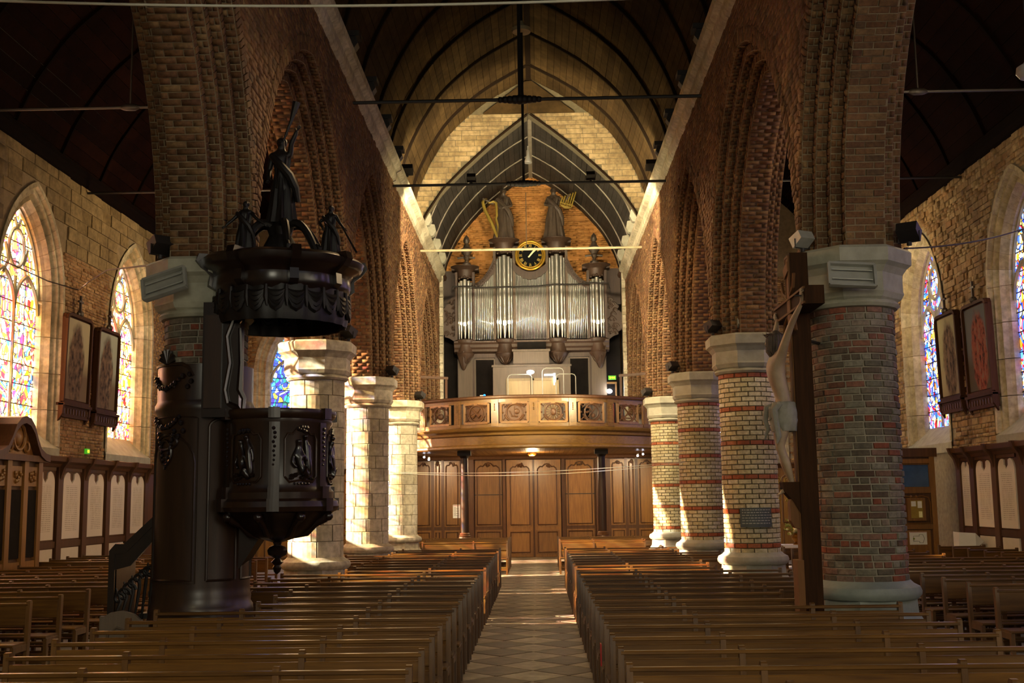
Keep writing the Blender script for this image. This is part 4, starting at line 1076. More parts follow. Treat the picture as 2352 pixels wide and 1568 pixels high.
painting(1, 27.85, 5.35, 1.42, 2.1, 'framed dark painting beside the slender blue window', '#8a8468', '#5c4c3a', '#8c8068', 5)
painting(1, 26.0, 5.3, 1.5, 2.1, 'framed painting with a red robed figure near right edge', '#5c6064', '#8a4430', '#50483c', 6)

# ------------------------------------------------------------------ figures
def skin(name, pts, edges, mat, parent=None, sub=2, label=None, cat=None, root=0):
    """one continuous body grown over a skeleton: pts (x, y, z, r[, r2])"""
    me = bpy.data.meshes.new(name); me.from_pydata([p[:3] for p in pts], edges, [])
    o = bpy.data.objects.new(name, me); C.objects.link(o); o.modifiers.new('skin', 'SKIN')
    if not me.skin_vertices:
        bm = bmesh.new(); bm.from_mesh(me); bm.verts.layers.skin.verify(); bm.to_mesh(me); bm.free()
    for i, p in enumerate(pts):
        sv = me.skin_vertices[0].data[i]; sv.radius = (p[3], p[4] if len(p) > 4 else p[3]); sv.use_root = (i == root)
    s = o.modifiers.new('sub', 'SUBSURF'); s.levels = sub; s.render_levels = sub
    dg = bpy.context.evaluated_depsgraph_get(); dg.update()
    m2 = bpy.data.meshes.new_from_object(o.evaluated_get(dg)); bpy.data.objects.remove(o); bpy.data.meshes.remove(me)
    m2.name = name; m2.materials.clear(); m2.materials.append(mat); m2.polygons.foreach_set('use_smooth', [True]*len(m2.polygons))
    q = link(name, m2, parent); tag(q, label, cat); return q
def chain(P, E, pts, start=None):
    prev = start
    for p in pts:
        P.append(p); i = len(P)-1
        if prev is not None: E.append((prev, i))
        prev = i
    return prev
def hand(P, E, wrist, at, d, up, s=1.0, curl=.5):
    """palm, four fingers and a thumb from point at, pointing along d; up = palm normal"""
    d = Vector(d).normalized(); up = Vector(up).normalized(); sd = d.cross(up).normalized(); at = Vector(at)
    i0 = chain(P, E, [(*at, .02*s, .012*s)], wrist)
    i1 = chain(P, E, [(*(at+d*.05*s), .034*s, .013*s)], i0)
    for k, (o, L) in enumerate(((-.03, .075), (-.01, .088), (.01, .082), (.03, .062))):
        b = at+d*.075*s+sd*o*s; t1 = b+d*L*.5*s-up*.01*curl*s; t2 = t1+d*L*.4*s*(1-curl)-up*L*.55*curl*s
        chain(P, E, [(*b, .009*s), (*t1, .008*s), (*t2, .0065*s)], i1)
    b = at+d*.025*s-sd*.03*s; chain(P, E, [(*(b+(d*.3-sd)*.012*s), .010*s), (*(b+(d*.7-sd*.7)*.045*s-up*.012*curl*s), .008*s)], i0)
def robed(name, loc, h, mat, label, cat, face=-PI/2, arms=None, lean=0, folds=9, wings=False, robe_w=.17):
    """standing robed statue; arms: list of point lists in local units of h, x right, y forward away from viewer"""
    root = empty(name, loc, face+PI/2, label, cat)
    P = []; E = []; u = h
    hip = chain(P, E, [(lean*.5*u, 0, .50*u, .085*u, .07*u)])
    ch = chain(P, E, [(lean*.8*u, 0, .62*u, .075*u, .06*u), (lean*u, -.005*u, .74*u, .10*u, .065*u), (lean*u, 0, .80*u, .085*u, .05*u)], hip)
    hd = chain(P, E, [(lean*u, 0, .85*u, .034*u), (lean*1.05*u, -.012*u, .90*u, .055*u, .058*u), (lean*1.05*u, -.008*u, .955*u, .05*u, .055*u), (lean*1.05*u, 0, .985*u, .028*u)], ch)
    chain(P, E, [(lean*1.05*u, -.06*u, .905*u, .012*u), (lean*1.05*u, -.078*u, .90*u, .007*u)], hd-2)
    for s in (-1, 1): chain(P, E, [(s*.055*u, -.01*u, .30*u, .065*u), (s*.06*u, .01*u, .05*u, .045*u), (s*.07*u, -.07*u, .018*u, .025*u)], hip)
    for k, A in enumerate(arms or []):
        s = -1 if k == 0 else 1
        e = chain(P, E, [(lean*u+s*.10*u, 0, .785*u, .042*u)]+[(a[0]*u, a[1]*u, a[2]*u, .03*u*(1-.18*i)) for i, a in enumerate(A)], ch)
        a, b = Vector(A[-2]), Vector(A[-1]); hand(P, E, e, b*u+(b-a).normalized()*.02*u, b-a, (0, -1, .2), .62*u, .6)
    skin('body', P, E, mat, root)
    fo = lambda a, z: 1+.11*math.sin(folds*a+3*z/u)+.05*math.sin((folds*2+1)*a-2*z/u)
    mb = MB().lathe([(robe_w*1.15*u, .0), (robe_w*1.1*u, .04*u), (robe_w*.95*u, .2*u), (robe_w*.82*u, .38*u), (robe_w*.62*u, .52*u), (robe_w*.52*u, .6*u), (robe_w*.64*u, .7*u), (robe_w*.66*u, .76*u), (robe_w*.3*u, .815*u)], (lean*.5*u, 0), n=54, fold=fo, sy=.8)
    mb.tube([(-.12*u, -.06*u, .77*u), (-.02*u, -.125*u, .66*u), (.10*u, -.12*u, .52*u), (.15*u, -.04*u, .40*u), (.17*u, .02*u, .25*u)], [.035*u, .045*u, .05*u, .045*u, .03*u], 8)
    mb.build('robe', mat, root, True)
    MB().ball((lean*1.05*u, .018*u, .94*u), .062*u, 12, sy=.9).build('hair', mat, root, True)
    if wings:
        for s in (-1, 1):
            mb = MB()
            for i in range(7): t = i/6; mb.tube([(s*.05*u, .05*u, .74*u), (s*(.14+.10*t)*u, .09*u, (.86-.1*t)*u), (s*(.2+.06*(1-t))*u, .1*u, (.82-.42*t)*u)], [.02*u, .035*u, .008*u], 6)
            mb.build('wing', mat, root, True)
    return root

# crucifix in front of the large brick pillar; the figure faces the nave (-x)
def crucifix():
    r = empty('crucifix_cross', (3.08, 12.95, 0)); tag(r, 'tall dark wooden cross post and beam fixed before the brick pillar', 'cross')
    MB().box(-.09, .11, -.10, .10, 0, 4.78).build('post', M['cross'], r)
    MB().box(-.105, -.088, -.075, .075, .3, 4.74).build('front_strip', M['cross_pale'], r)
    MB().box(-.16, -.09, -.12, .12, 0, 1.35).build('foot_casing', M['cross_pale'], r)
    MB().prism([(-.16, 1.7), (-.2, 1.78), (-.2, 1.98), (-.16, 2.06), (-.09, 2.06), (-.09, 1.68)], -.07, .07, lambda u, v, d: (u, d, v)).build('shield', M['cross_pale'], r)
    MB().box(-.09, .11, -.78, .78, 4.08, 4.28).build('cross_beam', M['cross'], r)
    mb = MB()
    for a, b in (((-.1, -.76, 4.1), (-.1, .76, 4.1)), ((-.1, -.76, 4.26), (-.1, .76, 4.26)), ((-.1, -.08, 4.28), (-.1, -.08, 4.74)), ((-.1, .08, 4.28), (-.1, .08, 4.74)), ((-.1, -.08, 4.74), (-.1, .08, 4.74))): mb.bar(a, b, .025)
    for s in (-1, 1):
        mb.tube([(-.1, s*.09, 4.3), (-.1, s*.25, 4.36), (-.1, s*.32, 4.5)], .02, 5); mb.tube([(-.1, s*.09, 4.06), (-.1, s*.25, 4.0), (-.1, s*.3, 3.86)], .02, 5)
    mb.build('edge_moulding', M['cross_pale'], r, True)
    MB().prism([(-.09, 2.2), (-.28, 2.2), (-.26, 2.1), (-.16, 1.98), (-.09, 1.85)], -.09, .09, lambda u, v, d: (u, d, v)).build('foot_rest', M['cross'], r)
    MB().tube([(.11, 0, 3.78), (.34, .35, 3.78)], .02, 6).build('iron_bracket', M['iron'], r)
    MB().bar((-.12, -.1, 4.62), (-.12, .1, 4.56), .012, .12).build('title_board', M['cross_pale'], r)
    f = empty('crucified_figure', (3.08-.055, 12.95, 0)); tag(f, 'pale carved crucified person in a loincloth, arms raised, facing the nave', 'statue')
    P = []; E = []
    # x: towards the nave is negative; y: along the beam
    hip = chain(P, E, [(-.13, 0, 3.02, .12, .105)])
    ch = chain(P, E, [(-.15, 0, 3.14, .105, .09), (-.20, 0, 3.30, .13, .10), (-.24, 0, 3.46, .155, .115), (-.21, 0, 3.58, .14, .085)], hip)
    nk = chain(P, E, [(-.20, -.01, 3.66, .055), (-.235, -.03, 3.72, .068, .06), (-.25, -.035, 3.79, .078, .072), (-.235, -.03, 3.85, .06), (-.225, -.03, 3.875, .03)], ch)
    chain(P, E, [(-.325, -.045, 3.755, .016), (-.345, -.047, 3.735, .009)], nk-2)      # nose
    for s, hz in ((-1, 4.17), (1, 4.12)):
        sh = chain(P, E, [(-.19, s*.16, 3.60, .062), (-.17, s*.27, 3.72, .05), (-.13, s*.40, 3.88, .04), (-.10, s*.50, 3.98, .036), (-.06, s*.60, 4.08, .026), (-.045, s*.635, 4.12, .022)], ch)
        hand(P, E, sh, (-.045, s*.655, hz-.02), (-.25, s*.5, .8), (-1, 0, 0), 1.0, .75)
    for s in (-1, 1):
        kx = -.23 if s < 0 else -.20
        lg = chain(P, E, [(-.15, s*.085, 2.93, .092), (-.20, s*.085, 2.76, .078), (kx, s*.07, 2.60, .056), (kx+.02, s*.062, 2.53, .05), (-.16, s*.052, 2.40, .052), (-.12, s*.035, 2.26, .034), (-.105, s*.025, 2.19, .032)], hip)
        ft = chain(P, E, [(-.15, s*.022, 2.14, .032, .026), (-.215, s*.018-.004, 2.09, .034, .018)], lg)
        for k in range(5): chain(P, E, [(-.245, s*.018+(k-2)*.013, 2.072-.002*k, .008), (-.268, s*.02+(k-2)*.015, 2.06, .007)], ft)
    body = skin('body', P, E, M['flesh'], f)
    # face and hair
    mb = MB()
    for s in (-1, 1): mb.ball((-.312, -.04+s*.026, 3.785), .011, 8)
    mb.tube([(-.322, -.065, 3.722), (-.334, -.045, 3.718), (-.322, -.022, 3.722)], .007, 6); mb.build('eyes_and_mouth', M['hair'], f, True)
    mb = MB().ball((-.218, -.03, 3.825), .079, 14, sx=.95)
    for i in range(16):
        a = PI*.15+i/15*PI*1.7; x, y = -.222+.08*math.cos(a), -.03+.085*math.sin(a)
        mb.tube([(x, y, 3.84), (x+.012*math.cos(a), y+.018*math.sin(a), 3.76), (x-.01, y+.008*math.sin(3*i), 3.66), (x+.015, y, 3.60)], [.02, .024, .02, .006], 6)
    mb.build('hair', M['hair'], f, True)
    mb = MB()
    for i in range(6): mb.tube([(-.30, -.035+.014*(i-2.5), 3.71), (-.318, -.04+.012*(i-2.5), 3.67), (-.305, -.04+.008*(i-2.5), 3.645)], [.013, .013, .004], 5)
    mb.build('beard', M['hair'], f, True)
    mb = MB(); n = 26
    for k in range(2): mb.tube([(-.232+(.094)*math.cos(2*PI*i/n), -.03+.094*math.sin(2*PI*i/n), 3.842+.014*math.sin(5*2*PI*i/n+k*2)) for i in range(n+1)], .009, 5)
    for i in range(18): a = 2*PI*i/18; mb.tube([(-.232+.094*math.cos(a), -.03+.094*math.sin(a), 3.842), (-.232+.135*math.cos(a+.3), -.03+.135*math.sin(a+.3), 3.86+.02*math.sin(i*2))], [.006, .001], 4)
    mb.build('crown_of_thorns', M['hair'], f, True)
    fo = lambda a, z: 1+.05*math.sin(7*a+30*z)+.03*math.sin(13*a-22*z)
    mb = MB().lathe([(.165, 2.76), (.178, 2.80), (.185, 2.88), (.178, 2.96), (.163, 3.05), (.15, 3.08), (.135, 3.09)], (-.155, 0), n=48, fold=fo, sx=.82)
    for i in range(5): mb.tube([(-.26, -.13+.01*i, 3.06-.02*i), (-.31, 0, 3.0-.025*i), (-.28, .13, 3.05-.03*i)], [.014, .02, .014], 6)
    mb.tube([(-.22, -.15, 3.07), (-.29, -.13, 3.0), (-.28, -.14, 2.85), (-.26, -.16, 2.7), (-.28, -.15, 2.62)], [.03, .045, .04, .035, .008], 8)
    mb.tube([(-.22, .15, 3.07), (-.31, .14, 3.04), (-.34, .16, 2.9), (-.31, .15, 2.8), (-.35, .16, 2.68)], [.03, .045, .03, .03, .006], 8)
    mb.build('loincloth', M['cloth'], f, True)
    mb = MB().tube([(-.06, -.70, 4.18), (-.14, -.70, 4.18)], .008, 6); mb.tube([(-.06, .70, 4.14), (-.14, .70, 4.14)], .008, 6); mb.tube([(-.1, 0, 2.12), (-.24, 0, 2.13)], .008, 6); mb.build('nails', M['iron'], f)
crucifix()

# ------------------------------------------------------------------ pulpit
def pulpit():
    cx, cy = -3.79, 13.4
    r = empty('pulpit', (cx, cy, 0)); tag(r, 'dark carved wooden pulpit with basket, back panel and draped canopy', 'pulpit')
    R = .545
    def cy_(th, z, q): a = math.radians(th+15); return (q*math.sin(a), -q*math.cos(a), z)
    MB().lathe([(.60, 0), (.60, .74), (.585, .78), (.59, .84), (.58, .9), (.555, .94), (.56, 1.0), (.545, 1.06), (R, 1.12), (R, 3.05), (.565, 3.1), (.57, 3.16), (.55, 3.2), (R, 3.22), (R, 3.62), (.48, 3.62)], n=64).build('pillar_casing', M['pulpit_case'], r, True)
    def frame(th0, th1, z0, z1, q, arch=0, w=.014):
        pts = [cy_(th0, z0, q), cy_(th0, z1-arch, q)]
        n = 10
        for i in range(1, n): t = i/n; pts.append(cy_(th0+(th1-th0)*(.5-.5*math.cos(PI*t)), z1-arch+arch*math.sin(PI*t), q))
        pts += [cy_(th1, z1-arch, q)]+[cy_(th1, z0, q)]+[cy_(th1+(th0-th1)*i/6, z0, q) for i in range(1, 7)]
        return pts
    for (a, b, z1, arch) in ((-80, -10, 2.82, .32), (6, 42, 3.0, .1), (52, 80, 3.0, .1)):
        MB().tube(frame(a, b, 1.2, z1, R+.004, arch), .016, 6).build('panel_moulding', M['pulpit_case'], r, True)
    MB().tube(frame(-84, -7, 1.17, 3.02, R+.004, 0.02), .008, 5).build('panel_moulding', M['pulpit_case'], r, True)
    mb = MB(); mb.tube([cy_(t, 3.62, R) for t in range(-100, -20, 8)]+[cy_(-20, 3.58, R), cy_(-14, 3.48, R)], .022, 6); mb.build('top_moulding', M['pulpit_case'], r, True)
    # garlands, shell and drops of carving
    mb = MB()
    def garland(t0, t1, z, sagz, q=R+.02, n=13, s=.028):
        for i in range(n):
            t = i/(n-1); th = t0+(t1-t0)*t; zz = z-sagz*4*t*(1-t); mb.ball(cy_(th+random.uniform(-1, 1), zz, q), s*random.uniform(.8, 1.25), 6)
            mb.ball(cy_(th+random.uniform(-2.5, 2.5), zz+random.uniform(-.03, .03), q), s*.6, 5)
    garland(-80, -26, 3.48, .13); mb.build('carved_garland', M['pulpit'], r, True); mb = MB(); garland(-75, -30, 3.02, .12); mb.build('carved_garland', M['pulpit'], r, True); mb = MB()
    for i in range(7): a = PI*(.05+i/6*.9); c = cy_(-50, 3.68, R); mb.tube([(c[0], c[1]-.03, 3.63), (c[0]+.11*math.cos(a)*.75, c[1]-.04, 3.66+.13*math.sin(a))], [.022, .03], 6)
    mb.build('carved_shell', M['pulpit'], r, True); mb = MB()
    for (t, z) in ((-18, 3.5), (-16, 3.42), (-20, 3.36), (-27, 2.95), (-24, 2.86), (-30, 2.8)): mb.ball(cy_(t, z, R+.015), .032, 6)
    for k in range(18):
        t = k/17; s = -1 if k % 2 else 1
        mb.ball(cy_(-50+s*(1-t)*14, 2.86-.42*t, R+.012), .03*(1-.5*t), 6)
    mb.tube([cy_(-50+10*math.sin(a), 2.62+.14*math.cos(a), R+.01) for a in np.linspace(0, 2*PI, 15)], .016, 5)
    mb.tube([cy_(-50+18*math.sin(a), 2.74+.09*math.cos(a), R+.01) for a in np.linspace(.4, 2*PI-.4, 15)], .018, 5)
    mb.build('carved_drops', M['pulpit'], r, True)['kind'] = 'stuff'
    # basket
    bx, by = .92, -.22
    B = lambda th, z, q: (bx+q*math.sin(math.radians(th+12)), by-q*math.cos(math.radians(th+12)), z)
    bulge = lambda a, z: 1+.012*math.cos(6*a)
    MB().lathe([(.60, 1.93), (.66, 1.95), (.685, 2.0), (.67, 2.06), (.62, 2.09), (.625, 2.16), (.595, 2.2), (.585, 2.26), (.585, 2.9), (.60, 2.93), (.60, 2.97), (.635, 3.0), (.65, 3.05), (.64, 3.08), (.585, 3.08), (.56, 3.0), (.56, 2.1)], (bx, by), n=72, fold=bulge).build('basket', M['pulpit_case'], r, True)
    BK = r.children[-1]
    for th in (-66, -4, 55, 105):
        mb = MB()
        for z0, z1, q in ((2.22, 2.93, .60), (1.95, 2.09, .695), (2.09, 2.22, .64), (2.97, 3.09, .665)):
            n = 4; vs = []
            for z in (z0, z1):
                for i in range(n+1): vs += [B(th-5.5+11*i/n, z, q-.06), B(th-5.5+11*i/n, z, q+.008)]
            m = 2*(n+1); fs = [(2*i+1, 2*i+3, m+2*i+3, m+2*i+1) for i in range(n)]+[(m+2*i, m+2*i+1, m+2*i+3, m+2*i+2) for i in range(n)]+[(2*i, 2*i+2, 2*i+3, 2*i+1) for i in range(n)]+[(0, 1, m+1, m), (2*n, m+2*n, m+2*n+1, 2*n+1)]
            mb.add(vs, fs)
        mb.build('pilaster', M['pulpit_case'], BK)
        mb = MB()
        for i in range(9): mb.ball(B(th+random.uniform(-1, 1), 2.86-.05*i, .61), .022*(1-.05*i), 6)
        mb.build('carved_drop', M['pulpit'], BK, True)['kind'] = 'stuff'
    def Bf(t0, t1, z0, z1, q):
        c = 4; pts = []
        for (th, z) in ((t0, z0+.06), (t0, z1-.09), (t0+3, z1-.03), (t0+8, z1-.035), ((t0+t1)/2-6, z1+.02), ((t0+t1)/2+6, z1+.02), (t1-8, z1-.035), (t1-3, z1-.03), (t1, z1-.09), (t1, z0+.06), (t1-5, z0), ((t0+t1)/2, z0+.02), (t0+5, z0), (t0, z0+.06)): pts.append(B(th, z, q))
        return pts
    for k, (t0, t1) in enumerate(((-58, -18), (7, 44), (65, 95))):
        MB().tube(Bf(t0, t1, 2.27, 2.83, .596), .014, 6).build('panel_moulding', M['pulpit_case'], BK, True)
        tm = (t0+t1)/2; mb = MB()
        for i in range(8): mb.ball(B(tm+random.uniform(-7, 7), 2.84+random.uniform(-.03, .03), .605), .026, 6)
        for i in range(5): mb.ball(B(tm+(i-2)*4, 2.25, .6), .016, 6)
        mb.build('carved_shell', M['pulpit'], BK, True)
        # relief of seated figures
        root_ = B(tm, 2.45, .59); P = []; E = []
        def J(dt, z, rr, out=0): return (*B(tm+dt, z, .598+out), rr)
        hip = chain(P, E, [J(-2, 2.42, .055)]); c = chain(P, E, [J(-3, 2.52, .05), J(-3, 2.6, .055)], hip); chain(P, E, [J(-4, 2.67, .022), J(-4, 2.71, .036, .02), J(-4, 2.74, .03, .02)], c)
        chain(P, E, [J(5, 2.36, .04, .02), J(7, 2.3, .03)], hip); chain(P, E, [J(-9, 2.56, .026), J(-11, 2.48, .022, .02), J(-6, 2.42, .018, .03)], c); chain(P, E, [J(2, 2.55, .024, .02), J(6, 2.48, .02, .02)], c)
        skin('relief_figure', P, E, M['pulpit'], BK, 1)
        P = []; E = []
        hip = chain(P, E, [J(7, 2.46, .05)]); c = chain(P, E, [J(6, 2.6, .045), J(5, 2.67, .05)], hip); chain(P, E, [J(4, 2.74, .02), J(3, 2.77, .034, .02), J(3, 2.79, .028, .02)], c)
        chain(P, E, [J(9, 2.36, .04), J(2, 2.31, .028)], hip); chain(P, E, [J(10, 2.6, .024), J(11, 2.5, .02), J(3, 2.43, .018, .02)], c)
        skin('relief_figure', P, E, M['pulpit'], BK, 1)
        mb = MB()
        for i in range(10): mb.ball(B(tm+random.uniform(-12, 12), 2.33+random.uniform(-.03, .03), .597), random.uniform(.02, .04), 6, sz=.6)
        mb.build('carved_ground', M['pulpit'], BK, True)
    # bowl below
    MB().lathe([(.0, 1.24), (.035, 1.27), (.05, 1.32), (.035, 1.345), (.07, 1.38), (.03, 1.42), (.10, 1.46), (.115, 1.51), (.09, 1.55), (.04, 1.57), (.05, 1.6), (.12, 1.62), (.3, 1.68), (.42, 1.77), (.5, 1.86), (.62, 1.94)], (bx, by), n=48, fold=lambda a, z: 1+(.04*math.cos(8*a) if z > 1.6 else .02*math.cos(8*a))).build('underside_bowl', M['pulpit'], r, True)
    for k in range(8):
        th = k*45-20; mb = MB(); mb.tube([B(th, 1.93, .62), B(th, 1.86, .55), B(th, 1.8, .44), B(th, 1.7, .34), B(th, 1.66, .2)], [.045, .05, .04, .04, .02], 8); mb.ball(B(th, 1.89, .6), .055, 8); mb.build('scroll_bracket', M['pulpit'], r, True)
    mb = MB(); mb.prism([(.35, 1.2), (.5, 1.32), (.75, 1.7), (.95, 1.9), (.35, 1.95)], -.2, .15, lambda u, v, d: (u, d-.05, v)); mb.build('corbel_support', M['pulpit'], r)
    # back panel between basket and canopy
    MB().box(.14, .56, -.66, -.46, 3.0, 4.3).build('back_panel', M['pulpit'], r)
    MB().box(.17, .36, -.69, -.66, 3.1, 4.15).build('back_panel_field', M['pulpit_case'], r)
    MB().tube([(.44, -.69, 3.15), (.41, -.7, 3.3), (.46, -.7, 3.6), (.42, -.7, 3.9), (.5, -.7, 4.12), (.58, -.7, 4.06)], .022, 6).build('scroll', M['pulpit'], r, True)
    MB().tube([(.44, -.66, 3.15), (.54, -.66, 3.1), (.61, -.66, 3.06), (.62, -.66, 3.2), (.57, -.66, 3.3), (.58, -.66, 3.6), (.56, -.66, 4.0)], [.03, .04, .03, .03, .04, .03, .02], 6).build('scroll', M['pulpit'], r, True)
    # canopy
    kx, ky = .92, -.2
    K = lambda th, z, q: (kx+q*math.sin(math.radians(th)), ky-q*math.cos(math.radians(th)), z)
    MB().lathe([(0, 4.32), (.70, 4.32), (.72, 4.38), (.78, 4.46), (.80, 4.50), (.79, 4.6), (.83, 4.66), (.90, 4.69), (.93, 4.73), (.95, 4.79), (.90, 4.83), (.80, 4.84), (.5, 4.9), (0, 4.92)], (kx, ky), n=72, fold=lambda a, z: 1+.018*math.cos(8*a)).build('canopy', M['pulpit'], r, True)
    for th in (-62, -22, 22, 62, 105, -105): MB().prism([(.78, 4.45), (.85, 4.5), (.84, 4.62), (.94, 4.7), (1.0, 4.78), (.97, 4.86), (.7, 4.86), (.7, 4.45)], -.05, .05, lambda u, v, d, a=math.radians(th): (kx+u*math.sin(a)+d*math.cos(a), ky-u*math.cos(a)+d*math.sin(a), v)).build('cornice_break', M['pulpit'], r)
    n = 22
    for k in range(n):
        th0 = 360*k/n; mb = MB()
        for j in range(4):
            dz = .05+.055*j
            mb.tube([K(th0+360/n*t, 4.42-.03-dz*4*t*(1-t), .775-.0*j) for t in np.linspace(0, 1, 7)], [.016, .026, .036, .04, .036, .026, .016], 6)
        mb.tube([K(th0, 4.44, .78), K(th0, 4.3, .785), K(th0+1, 4.2, .78)], [.02, .03, .012], 6)
        mb.build('drapery_swag', M['ebony'], r, True)
    MB().lathe([(.74, 4.2), (.74, 4.07), (.75, 4.06), (.765, 4.12), (.77, 4.2), (.76, 4.46)], (kx, ky), n=88, fold=lambda a, z: 1+.015*math.sin(22*a), cap=False).build('valance', M['ebony'], r, True)
    # stair with carved rail on the outer side
    MB().prism([(-1.05, .55), (-1.05, 1.52), (-.98, 1.6), (-.88, 1.6), (-.45, 2.0), (-.45, 1.9), (-.85, 1.5), (-.98, 1.48), (-.98, .55)], .0, .07, lambda u, v, d: (u, d-.1, v)).build('newel_and_handrail', M['pulpit'], r)
    MB().prism([(-1.0, 1.3), (-1.0, 1.5), (-.86, 1.52), (-.44, 1.92), (-.44, 1.75), (-.8, 1.35)], .0, .05, lambda u, v, d: (u, d-.09, v)).build('rail_board', M['pulpit'], r)
    mb = MB()
    for i in range(9):
        t = i/8; c = (-.92+.42*t, -.08, .98+.45*t*(.6+.4*math.sin(PI*t))); rr = .07+.02*math.sin(i)
        mb.tube([(c[0]+rr*math.cos(a)*(1-a/9), c[1], c[2]+rr*math.sin(a)*(1-a/9)) for a in np.linspace(0, 6, 13)], [.02]*12+[.008], 6)
    for i in range(7): mb.tube([(-.98+.08*i, -.08, .75), (-.9+.07*i, -.08, .95+.05*i), (-.96+.09*i, -.08, 1.1+.07*i)], [.012, .022, .01], 6)
    mb.build('openwork_carving', M['ebony'], r, True)
    for i in range(6): MB().box(-1.0+.1*i, -.5, -.05, .65, .25*i-.0, .25*i+.06).build('step', M['ebony'], r)
    MB().box(-1.02, -.98, -.07, .6, 0, 1.5).build('stair_side', M['pulpit'], r)
    g = empty('panel_gate', (cx-1.0, cy-.45, 0)); tag(g, 'low greyish wooden gate panel at the foot of the pulpit stair', 'gate')
    MB().prism([(0, 0), (.55, 0), (.55, .72), (.5, .74), (.38, .84), (.25, .88), (.12, .86), (.05, .82), (0, .82)], 0, .05, lambda u, v, d: (u, d, v)).build('board', M['organ_grey'], g)
    MB().tube([(.1, -.01, .1), (.1, -.01, .62), (.2, -.01, .7), (.27, -.01, .67), (.34, -.01, .7), (.44, -.01, .62), (.44, -.01, .1)], .014, 6).build('moulding', M['organ_grey'], g, True)
pulpit()
# carved figures on the canopy
PX, PY, PZ = -3.79+.92, 13.2, 4.9
robed('angel_statue', (PX-.36, PY-.35, 4.84), .66, M['ebony'], 'dark carved angel pointing down, left corner of the pulpit canopy', 'statue', arms=[[(-.2, -.02, .66), (-.3, -.06, .56)], [(.2, -.08, .68), (.36, -.12, .56)]], lean=.02, folds=7)
robed('angel_statue', (PX+.60, PY-.22, 4.84), .62, M['ebony'], 'dark carved angel lowering a trumpet, right corner of pulpit canopy', 'statue', arms=[[(-.18, -.06, .66), (-.12, -.12, .56)], [(.2, -.04, .64), (.28, -.1, .54)]], lean=.02, folds=8)
t_ = MB().tube([(PX+.76, PY-.3, 5.18), (PX+.86, PY-.34, 5.0), (PX+.94, PY-.38, 4.86)], [.01, .012, .014], 6); t_.lathe([(.012, 0), (.035, .0)], n=8) if False else None
tag(t_.build('trumpet', M['ebony'], None, True), 'thin dark trumpet held by the right hand angel on canopy', 'trumpet')
robed('angel_statue', (PX+.02, PY-.1, 5.28), 1.05, M['ebony'], 'tall dark carved angel blowing a raised trumpet above pulpit canopy', 'statue', arms=[[(-.16, .02, .62), (-.15, -.06, .52)], [(.1, -.06, .9), (.16, -.08, 1.02)]], lean=-.02, folds=8, robe_w=.14)
tag(MB().tube([(PX+.04, PY-.2, 6.25), (PX+.13, PY-.2, 6.5), (PX+.19, PY-.2, 6.72)], [.012, .02, .05], 8).build('trumpet', M['ebony'], None, True), 'raised dark trumpet of the topmost canopy angel', 'trumpet')
def canopy_scrolls():
    r = empty('scroll_pedestal', (PX, PY-.1, 4.88)); tag(r, 'dark swirling scrollwork pedestal crowning the pulpit canopy', 'pedestal')
    MB().lathe([(.22, 0), (.2, .1), (.12, .25), (.15, .34), (.1, .42)], n=24, fold=lambda a, z: 1+.12*math.sin(5*a+8*z)).build('core', M['ebony'], r, True)
    for th in (20, 95, 165, 215, 290, 335):
        a = math.radians(th); mb = MB(); L = []
        for t in np.linspace(0, 1, 12): q = .08+.42*t; L.append((q*math.cos(a), q*math.sin(a)*.8, .34-.02*t+.1*math.sin(PI*t)-.3*t*t))
        c = L[-1]; L += [(c[0]+.06*math.cos(b)*math.cos(a), c[1]+.06*math.cos(b)*math.sin(a), c[2]+.06*math.sin(b)+.02) for b in np.linspace(-PI/2, PI, 6)]
        mb.tube(L, [.05]*6+[.045]*6+[.035, .03, .028, .024, .02, .015], 8); mb.build('scroll', M['ebony'], r, True)
    MB().tube([(-.05, .15, .2), (-.05, .15, .4), (0, .1, .42)], .03, 6).build('staff_socket', M['ebony'], r)
canopy_scrolls()
tag(MB().tube([(-3.28, 13.3, 4.84), (-3.27, 13.3, 5.7), (-3.26, 13.3, 6.45)], .022, 6).build('staff', M['ebony'], None, True), 'thin upright dark staff rising behind the left canopy angel', 'staff')

# ------------------------------------------------------------------ heaters and floodlights
def heater(loc, rot, label):
    r = empty('heater', loc); tag(r, label, 'heater'); r.rotation_euler = rot
    mb = MB(); W, H = .25, .14
    for a, b in (((-W, 0, -H), (W, 0, -H)), ((-W, 0, H), (W, 0, H)), ((-W, 0, -H), (-W, 0, H)), ((W, 0, -H), (W, 0, H))): mb.bar(a, b, .03, .05, up=(0, 1, 0))
    mb.build('frame', M['steel'], r)
    MB().box(-W, W, .03, .06, -H, H).build('back', M['steel'], r)
    for z in (-.06, .06):
        vs = []
        for i in range(7): a = PI*i/6; vs += [(-W+.03, .03-.045*math.sin(a)*-.3, z+.055*math.cos(a)), (W-.03, .03-.045*math.sin(a)*-.3, z+.055*math.cos(a))]
        MB().add(vs, [(2*i, 2*i+1, 2*i+3, 2*i+2) for i in range(6)]).build('reflector', M['reflector'], r)
        MB().tube([(-W+.03, -.005, z), (W-.03, -.005, z)], .009, 6).build('heating_tube', M['steel'], r)
    MB().box(-.06, .06, .06, .16, -.03, .03).build('bracket', M['iron'], r)
heater((3.62, 12.62, 4.47), (math.radians(-22), math.radians(4), math.radians(-3)), 'slanted infrared heater on the capital of the rough brick pillar')
heater((-4.06, 12.60, 4.50), (math.radians(-24), math.radians(-17), math.radians(-4)), 'slanted infrared heater on the capital beside the pulpit canopy')
